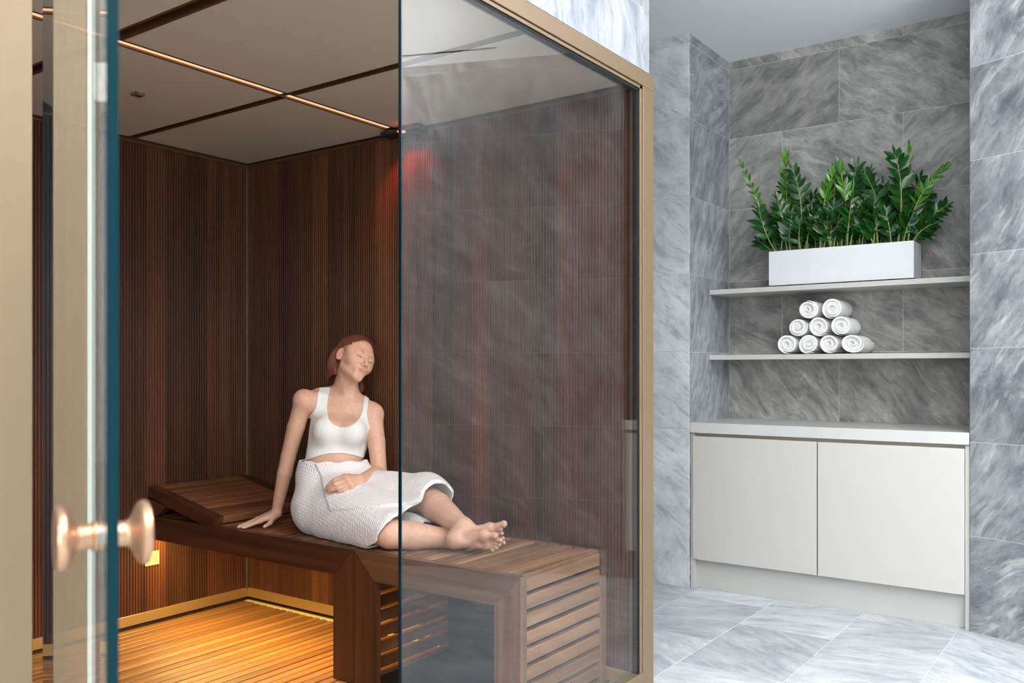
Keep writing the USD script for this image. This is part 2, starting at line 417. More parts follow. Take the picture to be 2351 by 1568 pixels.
for i, (x, y, w, h, s) in enumerate(PENDANTS):
    t = thing('pendant_light', 'long added lamp shining up at the stone room ceiling, ' + ('nearer the angled wall' if i == 0 else 'nearer the front wall'), 'pendant light', 'added up-lights')
    obj('housing', cat_([cbox(x - w / 2, x + w / 2, y - h / 2, y + h / 2, 2.55, 2.615, 0.003)]), M_WHITE, t)
    obj('diffuser', box(x - w / 2 + 0.012, x + w / 2 - 0.012, y - h / 2 + 0.012, y + h / 2 - 0.012, 2.615, 2.622), M_DIFF, t)
    for sx in (-0.8, 0.8):
        obj('wire', tube([(x + sx, y, 2.615), (x + sx, y, 3.0), (x + sx, y, ZC)], 0.0015, 6), M_STEEL, t)

# ------------------------------------------------------------------ sauna shell
XL, YW, ZS = -4.03, 3.135, 2.396
PITCH, NREED = 0.0152, 8


def reed_board(n, p=PITCH):
    """Cross-section of one board: n flat reeds with rounded arrises and deep grooves; x along, y out of the wall."""
    pts = [(0, -0.012)]
    for k in range(n):
        a = k * p
        pts += [(a + 0.0001, 0.0), (a + 0.0014, 0.0), (a + 0.0022, 0.0052), (a + 0.0036, 0.0064), (a + p - 0.0024, 0.0064), (a + p - 0.0010, 0.0052), (a + p - 0.0002, 0.0)]
    pts += [(n * p - 0.0001, -0.012)]
    return pts[::-1]


def reed_wall(parent, o, eu, en, length, z0, z1):
    u = 0.0
    while u < length - 0.02:
        n = rng.choice([7, 8, 8, 9])
        w = n * PITCH
        if u + w > length:
            n = max(1, int((length - u) / PITCH))
            w = n * PITCH
        m = prism(reed_board(n), z1 - z0)                         # local x along, y out, z up
        obj('board', frame_of(m, np.array(o) + np.array(eu) * u + np.array([0, 0, z0]), eu, en, (0, 0, 1)), M_REED, parent)
        u += w


wall_sl = thing('wall_sauna_left', 'reddish brown reeded timber wall on the left inside the sauna', kind='structure')
obj('backing', box(XL - 0.08, XL - 0.0125, -0.9, YW + 0.1, -0.06, 2.5), M_BRASS_DK, wall_sl)
reed_wall(wall_sl, (XL, -0.75, 0), (0, 1, 0), (1, 0, 0), YW + 0.75 - 0.024, 0.03, 2.372)
wall_sb = thing('wall_sauna_back', 'reddish brown reeded timber wall at the rear of the sauna', kind='structure')
obj('backing', box(XL - 0.08, -1.625, YW + 0.0125, YW + 0.085, -0.06, 2.5), M_BRASS_DK, wall_sb)
reed_wall(wall_sb, (XL + 0.004, YW, 0), (1, 0, 0), (0, -1, 0), -1.655 - XL, 0.03, 2.372)
obj('wall_sauna_front', box(XL - 0.08, -1.63, -0.9, -0.76, -0.06, 2.5), M_BENCH_X, kind='structure', label='timber wall of the sauna behind the bronze post')
M_REED_TRIM = M_BRASS_DK
obj('trim_1', cbox(XL, XL + 0.02, YW - 0.026, YW - 0.006, 0.055, 2.372, 0.003), plain('corner_bronze', srgb(96, 82, 58), 0.45, 0.4), kind='structure', label='slim bronze corner strip between the two reeded walls')
obj('trim_2', cat_([cbox(XL, XL + 0.014, -0.75, YW, 2.371, 2.384, 0.002), cbox(XL + 0.01, -1.66, YW - 0.014, YW, 2.371, 2.384, 0.002)]), M_BRASS_DK, kind='structure', label='thin dark bronze trim under the sauna ceiling')
obj('baseboard_left', cbox(XL - 0.002, XL + 0.014, -0.75, YW - 0.012, 0.008, 0.059, 0.0015), M_BRASS_SKIRT, kind='structure', label='brass skirting along the left sauna wall')
obj('baseboard_back', cbox(XL + 0.002, -1.66, YW - 0.014, YW + 0.002, 0.008, 0.059, 0.0015), M_BRASS_SKIRT, kind='structure', label='brass skirting along the rear sauna wall')

ceil_s = thing('ceiling_sauna', 'off white sauna ceiling panels divided by dark bronze channels', kind='structure')
obj('backing', box(XL, -1.61, -0.8, YW + 0.01, ZS + 0.032, ZS + 0.10), M_BRASS_DK, ceil_s)
for a, b in ((XL + 0.006, -2.922), (-2.862, -1.702)):
    for c, d in ((-0.75, 0.30), (0.33, 1.643), (1.703, 2.420), (2.462, YW - 0.012)):
        obj('panel', cbox(a, b, c, d, ZS, ZS + 0.034, 0.001), M_PANEL, ceil_s)
for c, d, zb in ((2.4195, 2.424, -0.0006), (2.4575, 2.4625, -0.0006), (1.6425, 1.654, -0.0006), (1.692, 1.7035, -0.0006)):
    for a, b in ((XL + 0.006, -2.922), (-2.862, -1.702)):
        obj('channel', box(a, b, c, d, ZS + zb, ZS + 0.033), M_BRASS_DK, ceil_s)
obj('edge_trim', cbox(-1.70, -1.626, -0.75, YW, ZS - 0.004, ZS + 0.033, 0.002), plain('ceiling_edge_metal', srgb(92, 84, 74), 0.4, 0.4), ceil_s)

lt = thing('light_strip', 'thin glowing orange light line set in the sauna ceiling', 'light strip')
obj('housing', cat_([box(-2.9225, -2.912, -0.75, YW - 0.02, ZS - 0.0006, ZS + 0.033), box(-2.872, -2.8615, -0.75, YW - 0.02, ZS - 0.0006, ZS + 0.033)]), M_BRASS_DK, lt)
M_LINE = glow('orange_line', (1.0, 0.50, 0.27), 1.1)
for c, d in ((-0.70, 1.643), (1.703, 2.425), (2.457, 3.06)):
    obj('diffuser', cbox(-2.911, -2.873, c, d, ZS + 0.006, ZS + 0.014, 0.001), M_LINE, lt, label='glowing orange diffuser')
for c, d in ((2.425, 2.457), (1.643, 1.703)):
    obj('joiner', cbox(-2.911, -2.873, c, d, ZS + 0.007, ZS + 0.015, 0.001), M_BRASS_DK, lt)

t = thing('heat_lamp', 'flat black red-glowing heat lamp under the sauna ceiling by the rear wall', 'lamp')
obj('housing', cbox(-2.94, -2.70, 3.045, 3.112, 2.362, 2.384, 0.004), plain('black_metal', (0.012, 0.012, 0.012), 0.45), t)
obj('lens', frame_of(lathe([(0, 0), (0.02, 0), (0.02, 0.004), (0, 0.004)], 20), (-2.79, 3.03, 2.358), (1, 0, 0), (0, 1, 0), (0, 0, 1)), glow('red_lens', (1.0, 0.12, 0.06), 3.0), t, label='glowing red lens')

t = thing('ceiling_vent', 'small square steel grille on the sauna ceiling left of the light line', 'vent')
VX0, VX1, VY0, VY1 = -3.380, -3.341, 2.042, 2.081
for a in ((VX0, VX0 + 0.005, VY0, VY1), (VX1 - 0.005, VX1, VY0, VY1), (VX0, VX1, VY0, VY0 + 0.005), (VX0, VX1, VY1 - 0.005, VY1)):
    obj('frame_bar', cbox(*a, ZS - 0.013, ZS, 0.001), M_STEEL, t)
for k in range(3):
    obj('slat', cbox(VX0 + 0.004, VX1 - 0.004, VY0 + 0.008 + 0.0085 * k, VY0 + 0.0125 + 0.0085 * k, ZS - 0.012, ZS - 0.003, 0.001), M_STEEL, t)
obj('mesh_plate', box(VX0 + 0.003, VX1 - 0.003, VY0 + 0.003, VY1 - 0.003, ZS - 0.004, ZS - 0.001), M_SHADOW, t)

t = thing('wall_plate', 'small cream printed plate on the reeded wall under the bench', 'plate')
obj('plate', cbox(XL + 0.006, XL + 0.010, 2.508, 2.585, 0.283, 0.353, 0.001), plain('plate_cream', srgb(176, 166, 124), 0.5), t)
for k in range(4):
    obj('print_line', box(XL + 0.0099, XL + 0.0104, 2.548, 2.578 - 0.006 * (k % 2), 0.300 + 0.012 * k, 0.3025 + 0.012 * k), plain('print_ink_%d' % k, srgb(120, 96, 60), 0.7), t)

# sauna floor
sub = obj('floor_sauna', box(XL, -1.66, -0.8, YW, -0.09, -0.045), plain('sauna_screed', srgb(58, 46, 34), 0.8), kind='structure', label='dark screed under the sauna duckboards')
deck = thing('duckboard', 'golden timber duckboard of narrow slats on the sauna floor', 'duckboard')
for k in range(45):
    x = -3.99 + 0.0515 * k
    if x > -1.70:
        break
    w = 0.034 if k % 16 == 11 else 0.0405
    obj('slat', cbox(x, x + w, -0.74, 3.078 + rng.uniform(-0.002, 0.002), -0.024, rng.uniform(-0.001, 0.001), 0.003), M_DECK, deck)
for y in (-0.6, 0.1, 0.8, 1.5, 2.1, 2.7, 3.02):
    obj('bearer', box(-4.0, -1.7, y - 0.02, y + 0.02, -0.05, -0.024), M_BENCH_X, deck)
t = obj('ledge_strip', cbox(XL + 0.02, -1.68, 3.088, 3.120, -0.03, -0.006, 0.002), M_CREAM, label='cream metal ledge running between the duckboard and the rear skirting', cat='strip')

# ------------------------------------------------------------------ glass front
PY0, PY1 = 0.7245, 0.781
w1 = thing('window_1', 'large fixed glass pane in a bronze painted frame at the sauna front', kind='structure')
FZ0, FZ1 = 2.378, 2.437
obj('frame_head', cbox(-1.66, -1.600, -0.85, 3.223, FZ0, FZ1, 0.0015), M_BRASS, w1)
obj('frame_jamb', cbox(-1.66, -1.600, 3.134, 3.223, 0.0, FZ0, 0.0015), M_BRASS, w1)
obj('frame_sill', cbox(-1.66, -1.600, 1.70, 3.134, -0.01, 0.065, 0.0015), M_BRASS, w1)
obj('glazing_bead', cat_([cbox(-1.607, -1.603, 3.111, 3.1305, 0.065, FZ0 - 0.004, 0.001), cbox(-1.607, -1.603, 1.74, 3.1305, FZ0 - 0.016, FZ0 - 0.004, 0.001)]), M_BRASS, w1)
obj('gasket', cat_([box(-1.64, -1.609, 3.1305, 3.134, 0.065, FZ0), box(-1.632, -1.6085, 3.104, 3.111, 0.065, FZ0 - 0.01), box(-1.632, -1.6085, 1.74, 3.111, FZ0 - 0.024, FZ0 - 0.016), box(-1.64, -1.609, 1.74, 3.134, FZ0 - 0.004, FZ0)]), M_SHADOW, w1)
GX0, GX1, GY0 = -1.622, -1.610, 1.752


def sheet(p0, p1, p2, p3):
    return trimesh.Trimesh([p0, p1, p2, p3], [[0, 1, 2], [0, 2, 3]], process=False)


obj('pane', cat_([sheet((GX1, GY0, 0.06), (GX1, 3.12, 0.06), (GX1, 3.12, FZ0), (GX1, GY0, FZ0)), sheet((GX0, GY0, 0.06), (GX0, GY0, FZ0), (GX0, 3.12, FZ0), (GX0, 3.12, 0.06))]), M_PANE, w1)
obj('pane_edge', cbox(GX0, GX1, GY0 - 0.0035, GY0 - 0.0002, 0.06, FZ0, 0.001), M_EDGE_DARK, w1)
pst = thing('trim_3', 'bronze door post filling the left edge of the view', kind='structure')
obj('post', cbox(-1.68, -1.600, PY0, PY1, 0.0, FZ0, 0.0015), M_BRASS, pst)
obj('post_stop', cbox(-1.68, -1.645, PY1, PY1 + 0.012, 0.0, FZ0, 0.001), M_BRASS_DK, pst)

w2 = thing('window_2', 'narrow fixed glass sidelight beyond the bronze post', kind='structure')
obj('pane', cat_([sheet((GX1, -0.84, 0.06), (GX1, 0.7165, 0.06), (GX1, 0.7165, FZ0), (GX1, -0.84, FZ0)), sheet((GX0, -0.84, 0.06), (GX0, -0.84, FZ0), (GX0, 0.7165, FZ0), (GX0, 0.7165, 0.06))]), M_PANE, w2)
obj('gasket', cbox(-1.628, -1.604, 0.7165, PY0, 0.06, FZ0, 0.001), plain('pale_seal', srgb(196, 204, 196), 0.4), w2)
obj('frame_sill', cbox(-1.66, -1.600, -0.85, PY0, -0.01, 0.065, 0.0015), M_BRASS, w2)
dr = thing('door_1', 'open frameless glass door with a bronze knob in the left foreground', kind='structure')
DH = np.array([-1.592, 0.800, 0.0])                              # hinge
DF = np.array([-0.7455, 0.4332, 0.0])                            # free edge
du = (DF - DH) / np.linalg.norm(DF - DH)
DL = float(np.linalg.norm(DF - DH))
dn = np.array([-du[1], du[0], 0.0])                               # towards +y
dn = dn if dn[1] > 0 else -dn


def door_m(m):
    return frame_of(m, DH, du, dn, (0, 0, 1))


dz0, dz1 = 0.012, 2.37
obj('pane', door_m(cat_([sheet((0.004, -0.005, dz0), (DL, -0.005, dz0), (DL, -0.005, dz1), (0.004, -0.005, dz1)), sheet((0.004, 0.005, dz0), (0.004, 0.005, dz1), (DL, 0.005, dz1), (DL, 0.005, dz0))])), M_PANE_DOOR, dr)
obj('pane_edge', door_m(cat_([cbox(DL + 0.0002, DL + 0.002, -0.005, 0.005, dz0, dz1, 0.0008), cbox(0.0, 0.0035, -0.005, 0.005, dz0, dz1, 0.0008)])), M_EDGE, dr)
KI, KZ = DL - 0.069, 1.1015
prof = [(0.0, 0.0), (0.0145, 0.0), (0.0145, 0.0035), (0.0125, 0.005), (0.0122, 0.014), (0.0135, 0.018), (0.018, 0.0215), (0.0245, 0.0245), (0.0295, 0.0275), (0.0312, 0.030), (0.0312, 0.0345), (0.0298, 0.037), (0.026, 0.0385), (0.012, 0.0395), (0.0, 0.0397)]
for s in (-1, 1):
    m = lathe([(r_, z_ * 0.94) for r_, z_ in prof], 48)
    o = DH + du * KI + dn * (0.0055 * s) + np.array([0, 0, KZ])
    obj('knob', frame_of(m, o, du, np.cross(dn * s, du), dn * s), M_KNOB, dr, smooth=35)
obj('spindle', frame_of(lathe([(0, -0.006), (0.008, -0.006), (0.008, 0.006), (0, 0.006)], 24), DH + du * KI + np.array([0, 0, KZ]), du, np.cross(dn, du), dn), plain('blue_sleeve', (0.02, 0.32, 0.42), 0.25), dr, label='blue spindle through the glass')  # spindle inside the glass, coloured blue
for z in (0.16, 2.2):
    obj('hinge', door_m(cat_([cbox(-0.008, 0.05, -0.012, -0.0055, z - 0.045, z + 0.045, 0.002), cbox(-0.008, 0.05, 0.0055, 0.012, z - 0.045, z + 0.045, 0.002)])), M_BRASS, dr)

# ------------------------------------------------------------------ benches
YF, YR, ZB, RT = 2.510, 3.118, 0.538, 0.034
AP, LW = 0.1125, 0.113                                            # rail height, leg width


def mitred_front(parent, x0, x1, left_leg, right_leg, rail_mat=M_BENCH_X, right_mat=M_BENCH_Z):
    """Front frame: rail with mitred corners onto its legs."""
    a = (x0 + LW) if left_leg else x0
    b = (x1 - LW) if right_leg else x1
    rail = [(x0, ZB), (a, ZB - AP), (b, ZB - AP), (x1, ZB)]

    def front(poly):
        m = prism(poly, RT)
        return frame_of(m, (0, YF + RT, 0), (1, 0, 0), (0, 0, 1), (0, -1, 0))
    g = 0.0007
    obj('rail', front(rail), rail_mat, parent)
    if left_leg:
        obj('leg', front([(x0, ZB - 2 * g), (x0, 0.0015), (a, 0.0015), (a, ZB - AP - 2 * g)]), M_BENCH_Z, parent)
    if right_leg:
        obj('leg', front([(x1, ZB - 2 * g), (x1, 0.0015), (b, 0.0015), (b, ZB - AP - 2 * g)][::-1]), right_mat, parent)


def top_slats(parent, x0, x1, mat, pitch=0.063, w=0.047):
    n = int(round((x1 - x0) / pitch))
    p = (x1 - x0) / n
    for k in range(n):
        x = x0 + p * k + (p - w) / 2
        obj('slat', cbox(x, x + w, YF + RT + 0.002, YR - RT - 0.002, ZB - 0.022, ZB - rng.uniform(0.0, 0.0012), 0.0025), mat, parent)


XJ, XE = -2.570, -1.755
b1 = thing('sauna_bench', 'long dark timber sauna bench with an open front against the left wall', 'bench')
mitred_front(b1, -4.0, XJ - 0.003, False, True)
obj('rail', cbox(-4.0, XJ - 0.003, YR - RT, YR, ZB - 0.10, ZB, 0.002), M_BENCH_X, b1)
top_slats(b1, -3.995, XJ - 0.006, M_BENCH_Y)
for x in (-3.99, -3.3, XJ - 0.05):
    obj('bearer', box(x, x + 0.035, YF + RT, YR - RT, ZB - 0.062, ZB - 0.022), M_BENCH_Y, b1)
obj('leg', cbox(XJ - 0.09, XJ - 0.004, YR - RT, YR, 0.0015, ZB - 0.10, 0.002), M_BENCH_Z, b1)

b2 = thing('sauna_bench', 'shorter timber sauna bench with slatted ends behind the fixed glass', 'bench')
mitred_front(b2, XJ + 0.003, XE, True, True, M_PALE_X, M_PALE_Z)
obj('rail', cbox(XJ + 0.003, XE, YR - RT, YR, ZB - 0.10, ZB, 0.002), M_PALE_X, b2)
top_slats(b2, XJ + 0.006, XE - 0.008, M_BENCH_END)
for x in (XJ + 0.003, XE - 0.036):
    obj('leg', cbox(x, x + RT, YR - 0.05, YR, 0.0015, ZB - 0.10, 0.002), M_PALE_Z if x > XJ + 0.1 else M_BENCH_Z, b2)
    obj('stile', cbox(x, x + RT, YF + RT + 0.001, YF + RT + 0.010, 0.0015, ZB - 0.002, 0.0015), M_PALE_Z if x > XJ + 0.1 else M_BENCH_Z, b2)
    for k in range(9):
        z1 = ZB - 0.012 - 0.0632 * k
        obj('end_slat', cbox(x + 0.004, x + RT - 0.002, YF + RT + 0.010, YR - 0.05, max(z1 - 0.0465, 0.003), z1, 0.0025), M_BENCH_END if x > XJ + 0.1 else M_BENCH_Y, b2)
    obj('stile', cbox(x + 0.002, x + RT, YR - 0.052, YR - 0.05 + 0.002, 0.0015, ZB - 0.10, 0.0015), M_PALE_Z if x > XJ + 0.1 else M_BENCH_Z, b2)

M_DARK = plain('stained_board', (0.014, 0.009, 0.006), 0.7)  # near-black boards added so slat gaps and the bench inside stay dark
obj('underlay', box(-3.99, XJ - 0.008, YF + RT + 0.003, YR - RT - 0.003, ZB - 0.072, ZB - 0.064), M_DARK, b1)  # added to stop the strip light leaking up between slats
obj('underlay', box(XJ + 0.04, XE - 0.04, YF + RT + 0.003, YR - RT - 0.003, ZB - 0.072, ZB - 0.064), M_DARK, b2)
obj('back_board', box(XJ + 0.04, XE - 0.04, YR - 0.062, YR - 0.052, 0.004, ZB - 0.075), M_DARK, b2)  # added to darken the view under this bench
obj('base_board', box(XJ + 0.04, XE - 0.04, YF + RT + 0.003, YR - 0.062, 0.002, 0.010), M_DARK, b2)  # added dark sheet over the lit duckboard
t = thing('bench_light', 'slim warm light strip hidden under the long bench rail', 'light strip')
obj('housing', cbox(-3.99, -2.61, 2.56, 2.59, 0.434, 0.446, 0.001), M_BRASS_DK, t)
obj('bracket', cbox(-3.99, -2.61, 2.545, 2.56, 0.434, 0.452, 0.001), M_BRASS_DK, t)

# sloping headrest on the long bench
hr = thing('headrest', 'sloping slatted timber headrest at the left end of the long bench', 'headrest')
A0, A1 = np.array([-4.0, 0.683]), np.array([-3.476, 0.578])
ds = (A1 - A0) / np.linalg.norm(A1 - A0)
HL = float(np.linalg.norm(A1 - A0))
up = np.array([-ds[1], ds[0]])
up = up if up[1] > 0 else -up


def hr_m(m):                                                     # local x down the slope, y as the world, z off the slope
    return frame_of(m, (A0[0], 0, A0[1]), (ds[0], 0, ds[1]), (0, 1, 0), (up[0], 0, up[1]))


HY0, HY1 = 2.514, 3.10
for y in (HY0, HY1 - 0.05):
    side = prism([(0, 0), (HL, 0), (HL, -0.038), (HL - 0.09, -0.058), (0.1, -0.058), (0.0, -0.058)][::-1], 0.05)
    obj('side_rail', hr_m(frame_of(side, (0, y + 0.05, 0), (1, 0, 0), (0, 0, 1), (0, -1, 0))), M_BENCH_X, hr)
obj('end_rail', hr_m(cbox(0, 0.05, HY0 + 0.05, HY1 - 0.05, -0.03, 0.0, 0.002)), M_BENCH_Y, hr)
obj('end_rail', hr_m(cbox(HL - 0.05, HL, HY0 + 0.05, HY1 - 0.05, -0.036, 0.0, 0.002)), M_BENCH_Y, hr)
for k in range(6):
    a = 0.056 + k * (HL - 0.112) / 6
    obj('slat', hr_m(cbox(a, a + 0.056, HY0 + 0.051, HY1 - 0.051, -0.024, -0.0015, 0.003)), M_BENCH_Y, hr)
for y in (HY0, HY1 - 0.04):
    leg = prism([(-3.995, ZB), (-3.94, ZB), (-3.85, 0.595), (-3.92, 0.612), (-3.995, 0.63)], 0.04)
    obj('foot', frame_of(leg, (0, y + 0.04, 0), (1, 0, 0), (0, 0, 1), (0, -1, 0)), M_BENCH_Z, hr)

# ------------------------------------------------------------------ niche: cabinet, shelves
cb = thing('cabinet', 'white handleless two-door cabinet built into the stone niche', 'cabinet')
CX0, CX1 = XP + 0.0015, XN - 0.0015
obj('carcass', cat_([box(CX0 + 0.02, CX0 + 0.036, 4.80, YB - 0.02, 0.16, 0.89), box(CX1 - 0.036, CX1 - 0.02, 4.80, YB - 0.02, 0.16, 0.89), box(CX0 + 0.02, CX1 - 0.02, YB - 0.03, YB - 0.01, 0.1, 0.89), box(CX0 + 0.02, CX1 - 0.02, 4.80, YB - 0.02, 0.155, 0.172)]), M_WHITE_EDGE, cb)
obj('filler', cbox(CX0, CX0 + 0.026, 4.752, 4.80, 0.0, 0.893, 0.001), M_WHITE_EDGE, cb)
obj('filler', cbox(CX1 - 0.02, CX1, 4.752, 4.80, 0.0, 0.893, 0.001), M_WHITE_EDGE, cb)
obj('plinth', cbox(CX0 + 0.026, CX1 - 0.02, 4.790, 4.80, 0.0, 0.168, 0.001), M_WHITE_EDGE, cb)
obj('handle_channel', box(CX0 + 0.026, CX1 - 0.02, 4.785, 4.80, 0.85, 0.893), plain('channel_beige', srgb(190, 178, 162), 0.5), cb)
obj('door', cbox(-2.107, -1.4035, 4.742, 4.763, 0.170, 0.877, 0.0012), M_WHITE, cb)
obj('door', cbox(-1.3975, -0.699, 4.742, 4.763, 0.170, 0.877, 0.0012), M_WHITE, cb)
obj('countertop', cbox(XP + 0.002, XN - 0.002, YP, YB - 0.002, 0.896, 0.9555, 0.0015), M_COUNTER, label='thick glossy off white countertop over the two-door cabinet', cat='countertop')
obj('shelf', cbox(XP + 0.002, XN - 0.002, 5.022, YB - 0.002, 1.710, 1.738, 0.0008), M_WHITE_EDGE, label='upper white niche shelf carrying the planter', cat='shelf')
obj('shelf', cbox(XP + 0.002, XN - 0.002, 5.022, YB - 0.002, 1.3185, 1.347, 0.0008), M_WHITE_EDGE, label='lower white niche shelf carrying the rolled towels', cat='shelf')

# rolled towels
M_TERRY = plain('terry', srgb(236, 235, 232), 0.9, bump=0.8, bscale=700.0, sheen_weight=0.2)


def rolled_towel(seed, r, L, sq):
    """A band of cloth wound into a spiral, its ends softly rounded; axis along +y from the origin."""
    q = np.random.default_rng(seed)
    turns = q.uniform(4.2, 4.8)
    n = 230
    th = np.linspace(0.0, turns * 2 * np.pi, n)
    pitch = (r - 0.004) / turns
    base = 0.004 + pitch * th / (2 * np.pi)
    ph = q.uniform(0, 6.28)
    wob = 1 + 0.03 * np.sin(2 * th + ph) + 0.02 * np.sin(3 * th + q.uniform(0, 6)) * (1 - th / th[-1])
    half = 0.5 * pitch * 1.0 * np.minimum(1, 0.25 + (th[-1] - th) / 1.5)
    ys = [0.0, 0.0012, 0.004, 0.010, L * 0.35, L * 0.7, L - 0.012, L - 0.004, L]
    shrink = [0.30, 0.78, 0.97, 1.0, 1.0, 1.0, 1.0, 0.8, 0.3]
    bulge = 0.008 * np.sin(np.clip(th / th[-1], 0, 1) * np.pi * turns * 0.9 + ph) + 0.006 * (th / th[-1])
    v = []
    for y, s in zip(ys, shrink):
        for sg in (-1, 1):
            rr = (base - pitch * 0.5 + sg * half * s) * wob * (1 + (0.012 * math.sin(y * 60 + ph)))
            rr = np.maximum(rr, 0.0008)
            x, z = rr * np.cos(th + ph) * sq[0], rr * np.sin(th + ph) * sq[1]
            v.append(np.stack([x, np.full(n, y) - (bulge if y < 0.02 else 0), z], 1))
    v = np.vstack(v)
    f = []
    k = len(ys)
    row = lambda i, s: (2 * i + s) * n
    j = np.arange(n - 1)

    def quad(a, b, flip):
        q4 = np.stack([a + j, a + j + 1, b + j + 1, b + j], 1)
        return q4[:, ::-1] if flip else q4
    for i in range(k - 1):
        f.append(quad(row(i, 0), row(i + 1, 0), False))
        f.append(quad(row(i, 1), row(i + 1, 1), True))
    f.append(quad(row(0, 0), row(0, 1), True))
    f.append(quad(row(k - 1, 0), row(k - 1, 1), False))
    ends = []
    for e in (0, n - 1):
        for i in range(k - 1):
            ends.append([row(i, 0) + e, row(i, 1) + e, row(i + 1, 1) + e, row(i + 1, 0) + e])
    f = np.vstack(f + [np.array(ends)])
    m = trimesh.Trimesh(v, np.vstack([f[:, [0, 1, 2]], f[:, [0, 2, 3]]]), process=False)
    if m.volume < 0:
        m.invert()
    return m


TOWELS = [(-1.661, 1.4045, 0.0575, 'leftmost rolled white towel of the bottom row'), (-1.543, 1.4045, 0.057, 'second rolled white towel from the left in the bottom row'),
          (-1.427, 1.404, 0.0565, 'third rolled white towel from the left in the bottom row'), (-1.300, 1.404, 0.0575, 'wide flattened rolled white towel, bottom row right end,'),
          (-1.603, 1.502, 0.0565, 'left rolled white towel of the middle row'), (-1.485, 1.503, 0.058, 'centre rolled white towel of the middle row'), (-1.360, 1.502, 0.057, 'right rolled white towel of the middle row'),
          (-1.545, 1.600, 0.0575, 'left of the two rolled white towels on top'), (-1.412, 1.601, 0.059, 'right of the two rolled white towels on top')]
for i, (x, z, r, lab) in enumerate(TOWELS):
    sq = (1.13, 0.98) if i == 3 else (1.0, 1.0)
    m = rolled_towel(30 + i, r, 0.235, sq)
    m.apply_translation([x, 5.055 + 0.006 * ((i * 7) % 3), z])
    obj('rolled_towel', m, M_TERRY, smooth=50, label=lab + ' on the lower niche shelf', cat='towel', group='rolled towels in the niche')

# planter
pl = thing('planter', 'long white rectangular planter full of green plants on the upper shelf', 'planter')
PX0, PX1, PYF, PYB, PZ0, PZ1 = -1.772, -0.988, 5.060, 5.250, 1.747, 1.946
wl = 0.012
obj('body', cat_([cbox(PX0, PX1, PYF, PYF + wl, PZ0, PZ1, 0.0015), cbox(PX0, PX1, PYB - wl, PYB, PZ0, PZ1, 0.0015), box(PX0 + 0.0008, PX0 + wl, PYF + wl - 0.001, PYB - wl + 0.001, PZ0 + 0.0005, PZ1 - 0.0006), box(PX1 - wl, PX1 - 0.0008, PYF + wl - 0.001, PYB - wl + 0.001, PZ0 + 0.0005, PZ1 - 0.0006), box(PX0 + 0.005, PX1 - 0.005, PYF + 0.005, PYB - 0.005, PZ0, PZ0 + 0.01)]), plain('planter_white', srgb(216, 217, 218), 0.35), pl)
for x in (PX0 + 0.1, PX1 - 0.14):
    obj('foot', box(x, x + 0.04, PYF + 0.012, PYB - 0.012, 1.738, PZ0), M_SHADOW, pl)
gs = np.random.default_rng(3)
peb = []
for k in range(150):
    s = trimesh.creation.icosphere(1, gs.uniform(0.006, 0.011))
    s.apply_scale([1, gs.uniform(0.7, 1), gs.uniform(0.6, 0.9)])
    s.apply_translation([gs.uniform(PX0 + 0.025, PX1 - 0.025), gs.uniform(PYF + 0.02, PYB - 0.02), 1.938 + gs.uniform(-0.004, 0.006)])
    peb.append(s)
obj('clay_pebbles', cat_(peb), plain('terracotta', srgb(150, 84, 56), 0.8), pl, smooth=True, kind='stuff')
obj('soil', box(PX0 + wl, PX1 - wl, PYF + wl, PYB - wl, 1.80, 1.932), plain('soil_brown', srgb(58, 42, 32), 0.9), pl)


def leaf_material(name, c, rough=0.27):
    return usdkit.material(stage, lk(name), {
        'oi': ('object_info', {}), 'tone': ('math', {'math_type': 'multiply_add', 'value2': 0.5, 'value3': 0.75}), 'hs': ('hsv', {'color': c}),
        'p': ('principled_bsdf', {'roughness': rough, 'specular_ior_level': 0.5}), 't': ('translucent_bsdf', {'color': tuple(min(1, 1.5 * x) for x in c)}), 'm': ('mix_closure', {'fac': 0.18})},
        [('oi.random', 'tone.value1'), ('tone.value', 'hs.value'), ('hs.color', 'p.base_color'), ('p.BSDF', 'm.closure1'), ('t.BSDF', 'm.closure2')], 'm.closure')


M_LEAF = leaf_material('leaf_dark', srgb(26, 70, 22))
M_LEAF_Y = leaf_material('leaf_young', srgb(70, 124, 34))
M_STEM = plain('plant_stem', srgb(104, 122, 62), 0.45)


def leaf_mesh(o, d, nrm, L, W, cup=0.25, droop=0.12):
    d = d / np.linalg.norm(d)
    s = np.cross(nrm, d)
    s /= np.linalg.norm(s)
    nn = np.cross(d, s)
    v, f = [], []
    for i, (t, w) in enumerate([(0.0, 0.06), (0.14, 0.55), (0.36, 1.0), (0.6, 0.92), (0.82, 0.5), (1.0, 0.02)]):
        c = o + d * L * t - nn * (droop * L * t * t)
        h = W / 2 * w
        v += [c - s * h + nn * cup * h, c, c + s * h + nn * cup * h]
        if i:
            a, b = 3 * (i - 1), 3 * i
            f += [[a, a + 1, b + 1], [a, b + 1, b], [a + 1, a + 2, b + 2], [a + 1, b + 2, b + 1]]
    return trimesh.Trimesh(np.array(v), f, process=False)


